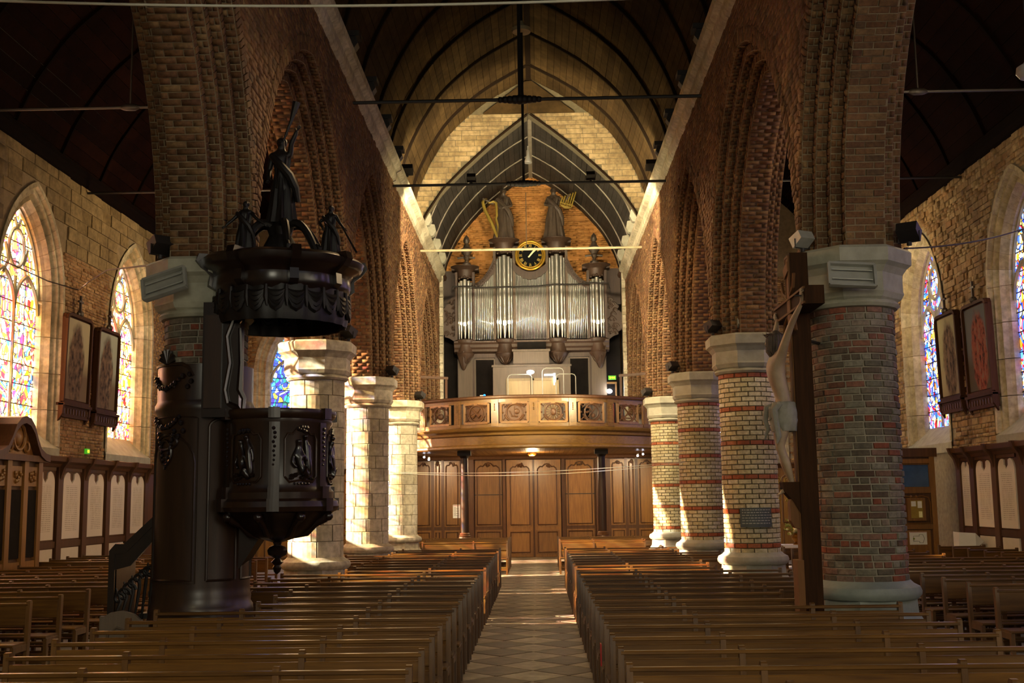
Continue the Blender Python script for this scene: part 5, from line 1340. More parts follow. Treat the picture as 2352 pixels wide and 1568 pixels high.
def flood(x, y, z, rz, mat, label, s=.09, tilt=-.5):
    r = empty('floodlight', (x, y, z), rz); tag(r, label, 'floodlight')
    h = MB().prism([(-s, -s*.6), (s, -s*.8), (s, s*.8), (-s, s*.6)], -s*1.15, s*1.15, lambda u, v, d: (d, u, v)).build('housing', mat, r); h.rotation_euler = (tilt, 0, 0); h.location = (0, 0, s*1.4)
    g = MB().box(-s, s, s, s+.004, -s*.7, s*.7).build('lens', M['reflector'], r); g.rotation_euler = (tilt, 0, 0); g.location = (0, 0, s*1.4)
    mb = MB().tube([(-s*1.2, 0, s*1.4), (-s*1.2, 0, .02), (s*1.2, 0, .02), (s*1.2, 0, s*1.4)], .008, 5); mb.tube([(0, 0, .02), (0, 0, -.02)], .03, 8); mb.build('bracket', M['iron'], r)
for (x, y, z, rz, mat, lab, s) in ((-4.2, 12.86, 4.86, .8, 'iron', 'black floodlight above the heater on the pulpit pillar', .1), (4.35, 12.86, 4.86, -.6, 'iron', 'black floodlight on the outer corner of the rough brick pillar', .1),
    (3.2, 13.1, 4.86, .5, 'steel', 'grey floodlight above the top of the crucifix post', .09), (-3.2, 20.0, 4.87, -.6, 'iron', 'black floodlight on the capital next to the pulpit basket', .1),
    (-3.2, 26.1, 4.87, -.6, 'iron', 'black floodlight on the middle limestone capital', .1), (-3.2, 32.4, 4.87, -.6, 'iron', 'small black floodlight on capital at the gallery left end', .1),
    (3.2, 20.0, 4.87, .6, 'iron', 'black floodlight on the inner edge of plaque pillar capital', .1), (3.72, 19.9, 4.88, 0, 'steel', 'pale floodlight on the middle of the plaque pillar capital', .1),
    (3.2, 26.1, 4.87, .6, 'iron', 'black floodlight on the middle right banded pillar capital', .1), (3.2, 32.4, 4.87, .6, 'iron', 'small black floodlight on capital at the gallery right end', .1),
    (-1.37, 26.5, 9.5, 0, 'iron', 'small black floodlight on the tie rod, left of the hanger', .09), (1.46, 26.5, 9.5, 0, 'iron', 'small black floodlight on the tie rod, right of the hanger', .09),
    (-3.05, 27.9, 10.1, 0, 'iron', 'black floodlight at the left foot of the lit vault', .12), (3.05, 27.9, 10.1, 0, 'iron', 'black floodlight at the right foot of the lit vault', .12)):
    flood(x, y, z, rz, M[mat], lab, s)
r = empty('pendant_lamp', (-.04, 32.0, 11.6)); tag(r, 'silver bell shaped pendant lamp beside the hanger rod', 'lamp')
MB().lathe([(.11, 0), (.115, .03), (.08, .12), (.05, .22), (.045, .36), (.02, .4), (.02, .5)], n=20).build('shade', M['tin'], r, True)
MB().tube([(0, 0, .5), (0, 0, 2.0)], .008, 5).build('cord', M['iron'], r)
r = empty('pendant_lamp', (5.9, 13.0, 6.82)); tag(r, 'white round pendant lamp cut off at the upper right edge', 'lamp')
MB().lathe([(.0, 0), (.1, .02), (.14, .08), (.13, .15), (.05, .2), (.02, .26)], n=20).build('shade', M['white'], r, True); MB().tube([(0, 0, .25), (0, 0, 2.6)], .006, 5).build('cord', M['iron'], r)
r = empty('exit_sign', (XL+.02, 27.05, 3.24)); tag(r, 'tiny lit green exit sign low on the tan brick wall', 'sign')
MB().box(.0, .06, -.09, .09, 0, .12).build('box', M['exit'], r); MB().box(.06, .065, -.05, .05, .03, .09).build('mark', M['exit_mark'], r)
r = empty('plaque', (3.8, 20.3, 1.69)); tag(r, 'dark slate memorial plaque on the cream banded pillar', 'plaque')
vs = []; n = 10
for z in (-.165, .165):
    for q in (.49, .515):
        for i in range(n+1): a = math.radians(-122+62*i/n); vs.append((q*math.cos(a), q*math.sin(a), z))
m = n+1; fs = [(m+i, m+i+1, 3*m+i+1, 3*m+i) for i in range(n)]+[(2*m+i, 3*m+i, 3*m+i+1, 2*m+i+1) for i in range(n)]+[(i, i+1, m+i+1, m+i) for i in range(n)]+[(0, m, 3*m, 2*m), (n, 2*m+n, 3*m+n, m+n)]
MB().add(vs, fs).build('slab', M['slate'], r, True)
mb = MB()
for k in range(6):
    a = -118
    while a < -64:
        w_ = random.uniform(2.5, 6); z = .12-.045*k
        p = [(.518*math.cos(math.radians(t)), .518*math.sin(math.radians(t))) for t in (a, a+w_)]
        mb.add([(*p[0], z), (*p[1], z), (*p[1], z+.016), (*p[0], z+.016)], [(0, 1, 2, 3)]); a += w_+1.5
o = mb.build('worn_lettering', M['steel'], r)

# ------------------------------------------------------------------ organ gallery
def gy(x): return 35.0+2.0*min(1, abs(x)/3.8)**2
def sweep(prof, x0, x1, n=40, out=1):
    vs = []; k = len(prof)
    for i in range(n+1):
        x = x0+(x1-x0)*i/n; sl = (gy(x+.01)-gy(x-.01))/.02; l = math.hypot(1, sl); nx, ny = sl/l, -1/l
        for (o, z) in prof: vs.append((x+nx*o, gy(x)+ny*o, z))
    fs = [(i*k+j, i*k+(j+1) % k, (i+1)*k+(j+1) % k, (i+1)*k+j) for i in range(n) for j in range(k)]+[tuple(range(k))[::-1], tuple(n*k+j for j in range(k))]
    return MB().add(vs, fs)
G = empty('organ_gallery', (0, 0, 0)); tag(G, 'curved oak organ gallery with six carved medallion panels', 'gallery', kind='thing')
sweep([(-.1, 3.58), (.06, 3.58), (.09, 3.62), (.08, 3.68), (.03, 3.72), (.03, 3.97), (.09, 4.0), (.10, 4.07), (.18, 4.13), (.20, 4.19), (.06, 4.24), (-.1, 4.26)], -4.3, 4.3).build('cornice_beam', M['oak_h'], G)
sweep([(-.08, 5.10), (.07, 5.10), (.09, 5.14), (.09, 5.18), (.05, 5.21), (-.08, 5.21)], -4.3, 4.3).build('handrail', M['oak_dark'], G)
sweep([(-.03, 4.24), (.03, 4.24), (.03, 4.36), (-.03, 4.36)], -4.3, 4.3).build('bottom_rail', M['oak_h'], G)
sweep([(-.03, 4.99), (.03, 4.99), (.03, 5.1), (-.03, 5.1)], -4.3, 4.3).build('upper_rail', M['oak_h'], G)
PC = [-2.95, -1.77, -.59, .59, 1.77, 2.95]
def gframe(xc):
    sl = (gy(xc+.01)-gy(xc-.01))/.02; l = math.hypot(1, sl); tx, ty = 1/l, sl/l; nx, ny = sl/l, -1/l
    return lambda s, z, o: (xc+tx*s+nx*o, gy(xc)+ty*s+ny*o, z)
for xp in [-4.05, -3.54]+[(a+b)/2 for a, b in zip(PC[:-1], PC[1:])]+[3.54, 4.05]:
    F = gframe(xp); MB().prism([(-.12, 4.26), (.12, 4.26), (.12, 5.1), (-.12, 5.1)], -.04, .05, F).build('pilaster', M['oak_h'], G)
    mb = MB().prism([(-.07, 4.36), (.07, 4.36), (.07, 4.98), (-.07, 4.98)], .05, .062, F)
    for i in range(4): mb.ball(F(0, 4.94-.06*i, .065), .026, 6)
    mb.build('pilaster_carving', M['oak_h'], G, False)['kind'] = 'stuff'
for k, xc in enumerate(PC):
    F = gframe(xc); wq = .42
    fr = MB()
    for (a, b) in (((-wq, 4.38), (wq, 4.38)), ((-wq, 4.97), (wq, 4.97)), ((-wq, 4.38), (-wq, 4.97)), ((wq, 4.38), (wq, 4.97))): fr.bar(F(*a, .0), F(*b, .0), .10, .07)
    pf = fr.build('panel_frame', M['oak'], G)
    mb = MB(); zc = 4.675
    mb.tube([F(.245*math.cos(a), zc+.245*math.sin(a), .02) for a in np.linspace(0, 2*PI, 29)], .026, 6)
    for i in range(20):
        a = PI*(1.1+.8*i/19); mb.ball(F(.30*math.cos(a), zc+.30*math.sin(a)*.93, .02), .032, 6)
    for s in (-1, 1):
        for i in range(4): mb.tube([F(s*.02, zc+.25, .03), F(s*(.08+.05*i), zc+.29-.01*i, .04), F(s*(.14+.06*i), zc+.22-.03*i, .02)], [.016, .02, .006], 5)
        for t in (-1, 1): mb.ball(F(s*.36, zc+t*.24, .02), .035, 6); mb.tube([F(s*.36, zc+t*.24, .01), F(s*.28, zc+t*.16, .01)], .018, 5)
        mb.ball(F(s*.36, zc, .02), .03, 6)
    if k in (1, 2): mb.prism([(-.36, 4.42), (.36, 4.42), (.36, 4.93), (-.36, 4.93)], -.02, -.005, F)
    # instruments in relief, each medallion its own
    if k == 0:
        mb.ball(F(.02, zc-.03, .0), .1, 8, sy=.4)
        for i in range(6): mb.tube([F(-.06+.03*i, zc+.02, .03), F(-.07+.035*i, zc+.17, .03)], .007, 4)
        mb.tube([F(-.2, zc+.03, .02), F(-.1, zc-.02, .03), F(-.17, zc-.12, .02)], .02, 6)
    elif k == 1:
        for s in (-1, 1): mb.tube([F(-s*.15, zc+.15, .02), F(0, zc, .03), F(s*.13, zc-.1, .02)], [.02, .035, .07], 8)
    elif k == 2:
        mb.tube([F(0, zc+.2, .03), F(0, zc-.15, .03)], .012, 5); mb.ball(F(.08, zc+.03, .01), .09, 8, sy=.4); mb.tube([F(-.15, zc+.05, .02), F(-.08, zc-.12, .02), F(.1, zc-.13, .02)], .022, 6)
    elif k == 3:
        for i in range(16): a = 2*PI*i/16; mb.tube([F(.05*math.cos(a), zc+.05*math.sin(a), .02), F(.23*math.cos(a), zc+.23*math.sin(a), .02)], [.008, .014], 5)
        mb.ball(F(0, zc, .02), .09, 10, sy=.5, sz=1.3)
    elif k == 4:
        mb.tube([F(-.15+.14*math.cos(a)*(1-a/9), zc+.05+.12*math.sin(a)*(1-a/9), .02) for a in np.linspace(0, 6, 12)], [.03]*12, 6); mb.tube([F(-.12, zc-.14, .03), F(.16, zc+.16, .03)], .018, 5); mb.ball(F(.06, zc-.1, .02), .07, 8, sy=.5)
    else:
        for s in (-1, 1): mb.tube([F(-s*.17, zc-.15, .02), F(s*.15, zc+.16, .03)], .022, 6)
        for i in range(5): mb.ball(F(-.12+.06*i, zc-.15, .02), .028, 6)
    mb.build('carved_medallion', M['oak_dark'], pf, True)  # darker oak colour stands in for shade to strengthen the relief
x = -4.3; i = 0
while x < 4.28:   # soffit boards
    x1 = min(x+.16, 4.3); MB().add([(x+.004, gy(x)-.02, 3.6), (x1-.004, gy(x1)-.02, 3.6), (x1-.004, YB, 3.6), (x+.004, YB, 3.6), (x+.004, gy(x)-.02, 3.63), (x1-.004, gy(x1)-.02, 3.63), (x1-.004, YB, 3.63), (x+.004, YB, 3.63)],
        [(0, 3, 2, 1), (4, 5, 6, 7), (0, 1, 5, 4), (1, 2, 6, 5), (2, 3, 7, 6), (3, 0, 4, 7)]).build('soffit_board', M['oak'], G); x = x1
MB().box(-4.3, 4.3, 37.1, YB+.1, 3.66, 4.15).build('gallery_floor', M['oak_dark'], G)
sweep([(-2.2, 4.1), (0, 4.1), (0, 4.2), (-2.2, 4.2)], -3.9, 3.9).build('gallery_deck', M['oak_dark'], G)
for sx, lab in ((-2.24, 'polished dark column carrying the gallery, left of the doors'), (2.12, 'polished dark column carrying the gallery, right of the doors')):
    r = empty('gallery_column', (sx, 36.8, 0)); tag(r, lab, 'column', kind='thing')
    MB().lathe([(.2, 0), (.2, .86), (.17, .9)], n=24).build('pedestal', M['oak_dark'], r, True)
    MB().lathe([(.18, .88), (.19, .92), (.16, .95), (.17, .98), (.13, 1.02)], n=24).build('base', M['oak_dark'], r, True)
    MB().lathe([(.128, 1.0), (.132, 1.8), (.115, 3.38)], n=28).build('shaft', M['pulpit_case'], r, True)
    MB().lathe([(.115, 3.36), (.14, 3.39), (.17, 3.44), (.2, 3.46)], n=24).build('necking', M['black_wood'], r, True)
    MB().box(-.21, .21, -.21, .21, 3.44, 3.58).build('capital', M['black_wood'], r)
# small lamps below the gallery
for (x, y, z, lab) in ((-3.73, 38.9, 3.5, 'lit white spotlight under the gallery, upper of the left pair'), (-3.58, 39.0, 3.42, 'lit white spotlight under the gallery, lower of the left pair'), (3.46, 38.9, 3.45, 'lit white spotlight under the gallery, lower of the right pair'), (3.64, 38.9, 3.5, 'lit white spotlight under the gallery, upper of the right pair')):
    r = empty('spotlight', (x, y, z)); tag(r, lab, 'spotlight')
    MB().lathe([(.03, .0), (.045, .05), (.02, .09)], n=12).build('housing', M['white'], r, True); MB().ball((0, -.01, -.005), .035, 10).build('bulb', M['bulb_small'], r, True)
r = empty('ceiling_lamp', (-.09, 38.8, 3.5)); tag(r, 'round yellow disc lamp under the middle of the gallery', 'lamp')
MB().lathe([(.0, 0), (.12, .0), (.15, .03), (.16, .09)], n=24).build('rim', M['brass'], r, True); MB().lathe([(.0, -.02), (.08, -.015), (.1, .0)], n=20).build('diffuser', M['disc'], r, True)

# panelled west doors below the gallery
W_ = empty('wall_panelling_west', (0, 0, 0)); tag(W_, 'brown oak wall panelling with arched panels under the gallery', 'panelling', kind='structure')
MB().box(-4.4, 4.4, YB, YB+.15, 0, 3.62).build('backing', M['oak_dark'], W_)  # darker oak deepens the shading between panels by colour
def apanel(x0, x1, z0, z1, par, arched=True, mat='oak', y=YB):
    m = (x0+x1)/2; w_ = x1-x0; g = .07
    pn = MB().box(x0, x1, y-.03, y, z0, z1).build('panel', M[mat], par)
    P_ = [(x0+g, z0+g), (x0+g, z1-g-(w_*.28 if arched else 0))]
    if arched: P_ += [(x0+g+w_*.02, z1-g-w_*.2), (x0+w_*.2, z1-g-w_*.11), (x0+w_*.3, z1-g-w_*.13), (m-w_*.1, z1-g-w_*.02), (m, z1-g), (m+w_*.1, z1-g-w_*.02), (x1-w_*.3, z1-g-w_*.13), (x1-w_*.2, z1-g-w_*.11), (x1-g-w_*.02, z1-g-w_*.2)]
    P_ += [(x1-g, z1-g-(w_*.28 if arched else 0)), (x1-g, z0+g), (x0+g, z0+g)]
    mb = MB(); mb.tube([(u, y-.04, v) for u, v in P_], .028, 6)
    if arched:
        for i in range(5): mb.ball((m+random.uniform(-.12, .12)*w_, y-.035, z1-g-w_*.06+random.uniform(-.06, .06)), .045, 6)
    mb.build('panel_moulding', M['oak_dark'], pn, True)  # shading contrast put into the moulding by a darker oak
for (a, b) in ((-4.3, -3.72), (-3.62, -3.36), (-3.26, -2.7), (-2.15, -1.2), (1.1, 2.08), (2.68, 3.2), (3.28, 3.56), (3.66, 4.3)):
    apanel(a, b, 1.1, 3.42, W_); apanel(a, b, .14, .98, W_, False)
for x in (-3.67, -3.31, -2.42, -1.11, 1.0, 2.38, 3.24, 3.61):
    MB().box(x-.05 if abs(abs(x)-2.4) > .1 else x-.22, x+.05 if abs(abs(x)-2.4) > .1 else x+.22, YB-.08, YB, 0, 3.6).build('pilaster', M['oak_dark'], W_)  # darker oak here too, shading contrast by colour
for (a, b) in ((-2.15, -1.2), (1.1, 2.08)): MB().box(a-.05, b+.05, YB-.055, YB-.03, 2.2, 2.23).build('door_joint', M['black_wood'], W_)
for (x0, x1) in ((-4.4, 4.4),):
    MB().prism([(0, 3.45), (.1, 3.47), (.14, 3.56), (.2, 3.6), (0, 3.6)], x0, x1, lambda u, v, d: (d, YB-u, v)).build('cornice', M['oak_dark'], W_)
for i, (a, b, lab) in enumerate(((-1.03, -.07, 'left leaf of the tall oak double door closing the aisle'), (-.06, .9, 'right leaf of the tall oak double door closing the aisle'))):
    D = empty('door_%d' % (i+1), (0, 0, 0), kind='structure'); tag(D, lab, 'door')
    MB().box(a, b, YB-.09, YB-.02, .02, 3.44).build('leaf', M['oak'], D)
    apanel(a+.07, b-.07, 1.08, 3.36, D, True, 'oak', YB-.09); apanel(a+.07, b-.07, .12, .96, D, False, 'oak', YB-.09)
    MB().box(b-.03 if i == 0 else a, b if i == 0 else a+.03, YB-.14, YB-.09, .02, 3.44).build('meeting_rail', M['oak_dark'], D)
p = MB().box(-.13, .13, -.008, 0, 0, .47).build('paper_notice', M['white'], None, loc=(-2.82, YB-.05, 1.41)); tag(p, 'white printed notice on the panelling left of the dark column', 'notice')
mb = MB()
for i in range(8): mb.box(-.1, -.01 if i % 2 else .08, -.011, -.008, .08+.04*i, .092+.04*i)
mb.build('print', M['slate'], p); MB().box(-.12, .12, -.011, -.008, .43, .445).build('red_line', M['red'], p)
# panelling closing the aisles at the west end
for sg, lab in ((-1, 'oak panelling at the end of the aisle behind the pulpit'), (1, 'carved oak altar screen at the end of the aisle behind crucifix')):
    q = empty('wall_panelling_aisle', (0, 0, 0)); tag(q, lab, 'panelling', kind='structure'); a, b = sorted((sg*4.4, (XL if sg < 0 else XR)))
    MB().box(a, b, YW-.15, YW, 0, 3.1).build('backing', M['oak'], q); x = a+.1
    while x+1.1 < b: apanel(x, x+1.1, 1.1, 2.95, q, True, 'oak', YW-.15); apanel(x, x+1.1, .12, .98, q, False, 'oak', YW-.15); x += 1.25
    MB().prism([(0, 2.98), (.1, 3.0), (.2, 3.12), (0, 3.15)], a, b, lambda u, v, d: (d, YW-.15-u, v)).build('cornice', M['oak_dark'], q)
    if sg > 0:
        mb = MB()
        for i in range(16):
            xx = 5.2+.3*i; mb.tube([(xx, YW-.2, 1.15), (xx, YW-.2, 2.5)], .014, 5)
            mb.tube([(xx+.11*math.cos(t)*(1-t/12), YW-.2, 2.55+.14*math.sin(t)*(1-t/12)) for t in np.linspace(0, 9, 14)], .014, 5); mb.tube([(xx+.1*math.cos(t)*(1-t/12), YW-.2, 1.95+.12*math.sin(t+2)*(1-t/12)) for t in np.linspace(0, 7, 10)], .012, 5)
        mb.build('carved_tracery', M['gilt'], q, True)

# table with flowers in the right aisle
r = empty('side_altar', (6.3, 26.3, 0)); tag(r, 'small table with white and red cloth behind the crucifix', 'table')
MB().box(-.75, .85, -.25, .3, .9, .95).build('top', M['oak'], r)
for a, b in ((-.7, -.2), (.8, -.2), (-.7, .25), (.8, .25)): MB().box(a-.03, a+.03, b-.03, b+.03, 0, .9).build('leg', M['oak'], r)
c = MB().box(-.78, .2, -.28, .33, .95, .965).box(-.78, .2, -.285, -.28, .8, .965).build('cloth', M['white'], None, loc=(6.3, 26.3, 0)); c.name = 'white_cloth'; tag(c, 'white cloth on the small table under the flowers', 'cloth')
c = MB().box(.22, .88, -.28, .33, .95, .965).box(.22, .88, -.285, -.28, .86, .965).build('red_cloth', M['red'], None, loc=(6.3, 26.3, 0)); tag(c, 'red cloth on the right half of the small table', 'cloth')
v = empty('flower_vase', (5.85, 26.2, .966)); tag(v, 'brass vase of pale yellow flowers on the small table', 'vase')
MB().lathe([(.07, 0), (.075, .01), (.03, .05), (.09, .12), (.1, .17), (.05, .22), (.07, .25)], n=20).build('vase', M['brass'], v, True)
mb = MB(); mb2 = MB(); random.seed(3)
for i in range(46):
    a = random.uniform(0, 2*PI); q = random.uniform(.02, .24); z = random.uniform(.3, .62)-q*.4; e = (q*math.cos(a), q*math.sin(a)*.7, z); mb.tube([(0, 0, .2), (e[0]*.5, e[1]*.5, z*.6+.1), e], [.006, .005, .004], 4)
    (mb2 if i % 2 else mb).ball(e, random.uniform(.022, .042), 6)
    for k in range(2): b = random.uniform(0, 6.3); mb.add([e, (e[0]+.06*math.cos(b), e[1]+.04*math.sin(b), z-.02), (e[0]+.09*math.cos(b+.3), e[1], z+.04)], [(0, 1, 2)])
mb2.ball((-.02, -.12, .36), .075, 8); mb.build('leaves', M['leaf'], v); mb2.build('blossoms', M['petal'], v, True)

# ------------------------------------------------------------------ organ
def text_mesh(name, s, size, mat, parent, M4, ext=.004):
    cu = bpy.data.curves.new(name, 'FONT'); cu.body = s; cu.size = size; cu.align_x = 'CENTER'; cu.align_y = 'CENTER'; cu.extrude = ext; cu.offset = .004
    o = bpy.data.objects.new(name, cu); C.objects.link(o); dg = bpy.context.evaluated_depsgraph_get(); dg.update()
    me = bpy.data.meshes.new_from_object(o.evaluated_get(dg)); bpy.data.objects.remove(o); me.materials.clear(); me.materials.append(mat)
    q = link(name, me, parent); q.matrix_basis = M4; return q
OX, OY = -.05, 40.0
O = empty('pipe_organ', (OX, OY, 4.15)); tag(O, 'large pipe organ with silver pipes in a dark carved case', 'organ')
Z = lambda z: z-4.15
def ob(x0, x1, y0, y1, z0, z1, name, mat): return MB().box(x0, x1, y0, y1, Z(z0), Z(z1)).build(name, M[mat], O)
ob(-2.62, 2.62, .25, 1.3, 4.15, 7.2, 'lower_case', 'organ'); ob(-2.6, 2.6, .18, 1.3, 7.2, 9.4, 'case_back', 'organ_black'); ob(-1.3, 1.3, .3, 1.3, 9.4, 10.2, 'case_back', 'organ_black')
for s in (-1, 1):
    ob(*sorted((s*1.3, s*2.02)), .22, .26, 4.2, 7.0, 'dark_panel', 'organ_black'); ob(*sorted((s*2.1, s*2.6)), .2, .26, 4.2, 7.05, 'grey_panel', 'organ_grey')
    mb = MB()
    for a, b in (((1.32, 4.3), (1.32, 6.95)), ((2.0, 4.3), (2.0, 6.95)), ((1.32, 6.95), (2.0, 6.95))): mb.bar((s*a[0], .2, Z(a[1])), (s*b[0], .2, Z(b[1])), .05)
    mb.build('panel_moulding', M['organ_grey'], O)
# impost
imp = [(.25, 7.15), (.02, 7.2), (.0, 7.28), (-.06, 7.34), (-.08, 7.44), (-.14, 7.5), (-.14, 7.56), (.25, 7.6)]
MB().prism(imp, -2.72, 2.72, lambda u, v, d: (d, u, Z(v))).build('impost', M['organ'], O)
towers = [(-2.33, .26, 9.76, 9.93, 10.25, 8.07, .2), (-.93, .30, 10.6, 10.82, 11.2, 8.07, .24), (.93, .30, 10.6, 10.82, 11.2, 8.07, .24), (2.33, .26, 9.76, 9.93, 10.25, 8.07, .2)]
def pipe(x, y, z0, zm, zt, r, k=0):
    key = ('pipe', round(r, 3), round(zm-z0, 2), round(zt-z0, 2))
    if key not in UNIT:
        mb = MB().lathe([(.012, 0), (r*.35, .06), (r, zm-z0-.03), (r, zm-z0)], n=10)
        mb.lathe([(r*1.02, zm-z0+.05), (r, zm-z0+.09), (r, zt-z0), (r*.9, zt-z0)], n=12)
        h = r*1.4; mb.lathe([(r*.9, zm-z0-.01), (r*.9, zm-z0+.09)], n=10)
        mb.box(-r*.72, r*.72, -r*1.12, -r*.6, zm-z0+.015, zm-z0+.02+h*1.3); o = mb.build('pipe', M['tin'], O, True); UNIT[key] = o.data
    else: o = link('pipe', UNIT[key], O)
    o.location = (x, y, Z(z0)); return o
for ti, (tx, hw, zt, zc0, zc1, zm, dp) in enumerate(towers):
    rr = hw*.245
    for i in range(5):
        a = math.radians(-72+36*i); px, py = tx+hw*.86*math.sin(a), .1-hw*.75*math.cos(a)
        q = [.06, .03, 0, .03, .06][i]
        pipe(px, py, 7.62, zm+[.1, .05, 0, .05, .1][i], zt-q*1.6, rr*[.72, .95, 1.15, .95, .72][i])
    for s in (-1, 1): ob(tx+s*(hw+.045)-.045, tx+s*(hw+.045)+.045, -.05, .2, 7.58, zc0+.1, 'post', 'organ_grey' if abs(tx) < 1.5 else 'organ')
    n = 24; hc = lambda prof, nm: MB().lathe([(p, Z(z)) for p, z in prof], (tx, .1), n=n, a0=PI, a1=2*PI, sy=.9).build(nm, M['organ'], O, True)
    hc([(hw+.0, zc0-.12), (hw+.03, zc0-.08), (hw+.02, zc0), (hw+.05, zc0+.05), (hw+.05, zc1-.14), (hw+.14, zc1-.07), (hw+.25, zc1-.03), (hw+.25, zc1), (0, zc1+.01)], 'tower_cornice')
    ob(tx-hw-.22, tx+hw+.22, .1, .7, zc1-.12, zc1, 'tower_top', 'organ'); ob(tx-hw, tx+hw, .1, .6, zc0-.1, zc1-.1, 'tower_head', 'organ')
    mb = MB()
    for i in range(9): a = PI*(1+i/8); mb.ball((tx+(hw+.02)*math.cos(a), .1+(hw+.02)*math.sin(a)*.9, Z(zc0-.1+.04*math.sin(i*2.2))), .045, 6)
    mb.build('pierced_carving', M['organ'], O, True)
    hc([(hw+.10, 7.5), (hw+.12, 7.6), (hw+.02, 7.64), (hw-.05, 7.63)], 'tower_foot')
    hc([(.0, 6.72), (.05, 6.75), (.04, 6.8), (hw*.6, 6.9), (hw+.02, 7.05), (hw+.05, 7.12), (hw, 7.18), (hw, 7.44), (hw+.08, 7.5), (hw+.1, 7.55)], 'tower_corbel')
    mb = MB()
    for i in range(5): a = PI*(1.1+i/5); mb.tube([(tx+hw*.9*math.cos(a), .1+hw*.8*math.sin(a), Z(7.04)), (tx+hw*.5*math.cos(a), .1+hw*.5*math.sin(a), Z(6.86)), (tx, .05, Z(6.74))], [.03, .035, .02], 6)
    mb.build('corbel_leaves', M['organ'], O, True)
# flats
random.seed(11)
def ztop_out(t): return 9.52+.62*t**1.7           # t 0 outer .. 1 inner
for s in (-1, 1):
    n = 11
    for i in range(n):
        t = (i+.5)/n; x = s*(2.0-.70*t); pipe(x, .02, 7.62, 8.30-.19*t, ztop_out(t)-.06, .026+.008*t)
    top = []; bot = []
    for i in range(13): t = i/12; x = s*(2.04-.78*t); top.append((x, ztop_out(t)+.06+.42*t**2.2)); bot.append((x, ztop_out(t)-.1+.02*math.sin(i*2.1)))
    MB().prism(top+bot[::-1], -.06, .14, lambda u, v, d: (u, d, Z(v))).build('swept_carved_rail', M['organ'], O)
    mb = MB()
    for i in range(18):
        t = i/17; x = s*(2.04-.78*t); zz = ztop_out(t)+.02+.2*t**2.2; mb.tube([(x+.05*math.cos(a), -.07, Z(zz+.05*math.sin(a))) for a in np.linspace(0, 5, 7)], .022, 5)
    mb.build('rail_carving', M['organ'], O, True)['kind'] = 'stuff'
n = 23
def ztop_c(x): return 9.78+.32*(abs(x)/.6)**2
for i in range(n):
    x = -.575+1.15*i/(n-1); pipe(x, .02, 7.62, 8.35-.20*abs(x)/.575, ztop_c(x), .0205)
top = [(x, ztop_c(x)+.24) for x in np.linspace(-.62, .62, 15)]; bot = [(x, ztop_c(x)-.05+.02*math.sin(x*30)) for x in np.linspace(.62, -.62, 15)]
MB().prism(top+bot, -.08, .14, lambda u, v, d: (u, d, Z(v))).build('clock_cradle', M['organ'], O)
ob(-1.0, 1.0, .15, .6, 10.9, 11.0, 'top_rail', 'organ')
# carved side wings
for s in (-1, 1):
    P_ = [(2.6, 9.35), (2.75, 9.2), (2.85, 9.1), (2.8, 8.98), (2.98, 8.9), (3.1, 8.75), (3.05, 8.65), (3.2, 8.5), (3.22, 8.3), (3.16, 8.2), (3.24, 8.05), (3.15, 7.9), (3.05, 7.85), (3.06, 7.75), (2.9, 7.7), (2.72, 7.58), (2.6, 7.6)]
    MB().prism([(s*u, v) for u, v in P_], .1, .2, lambda u, v, d: (u, d, Z(v))).build('wing_board', M['organ'], O)
    mb = MB()
    for k in range(26):
        u = random.uniform(2.66, 3.1); v_ = random.uniform(7.7, 9.0)
        if u-2.6 > (9.35-v_)*.5+.1: continue
        q = random.uniform(.06, .13); mb.tube([(s*(u+q*math.cos(a)*(1-a/7)), .09, Z(v_+q*math.sin(a)*(1-a/7))) for a in np.linspace(0, 5, 9)], [.03]*8+[.012], 6)
    mb.build('wing_carving', M['organ'], O, True)
    ob(*sorted((s*2.66, s*3.2)), .55, 1.3, 8.9, 10.2, 'side_case', 'organ'); ob(*sorted((s*2.6, s*3.15)), .7, 1.3, 4.2, 8.9, 'side_shade_box', 'organ_black')  # black side box paints in the shade of the recess beside the organ
# stepped front of the console
ob(-1.34, 1.32, -.75, .25, 4.2, 6.55, 'console_case', 'organ_grey'); ob(-1.38, 1.36, -.8, .25, 6.55, 6.62, 'console_cornice', 'organ_grey')
ob(-.64, .6, -.45, .25, 6.6, 7.12, 'console_upper', 'organ_grey'); ob(-.68, .64, -.5, .25, 7.12, 7.19, 'console_cornice', 'organ_grey')
ob(-.86, .9, -.79, -.75, 4.3, 6.15, 'music_panel', 'organ_pale'); ob(-.5, .5, -.2, .2, 7.2, 7.48, 'dark_slot', 'organ_black')
mb = MB()
for x in (-.84, .02, .88): mb.box(x-.04, x+.04, -.81, -.79, 4.3, 6.15)
mb.box(-.86, .9, -.81, -.79, 6.07, 6.15); mb.v = [(a, b, Z(c)) for a, b, c in mb.v]; mb.build('music_panel_stiles', M['organ_pale'], O)
for s in (-1, 1): mb = MB().lathe([(.0, Z(6.55)), (.06, Z(6.6)), (.12, Z(6.75)), (.2, Z(7.0)), (.24, Z(7.2))], (s*2.4, .1), n=20, fold=lambda a, z: 1+.08*math.sin(7*a)); mb.build('corner_corbel', M['organ'], O, True)
mb = MB().tube([(-2.75, -.3, Z(9.4)), (-2.72, -.32, Z(9.47)), (-2.2, -.36, Z(9.47)), (-1.8, -.2, Z(9.44)), (-1.2, -.3, Z(9.43)), (-.6, -.2, Z(9.45)), (.2, -.2, Z(9.46)), (.9, -.3, Z(9.5)), (1.6, -.2, Z(9.5)), (2.2, -.36, Z(9.52)), (2.72, -.32, Z(9.5)), (2.76, -.3, Z(9.3))], .028, 6); mb.build('iron_cross_bar', M['iron'], O, True)
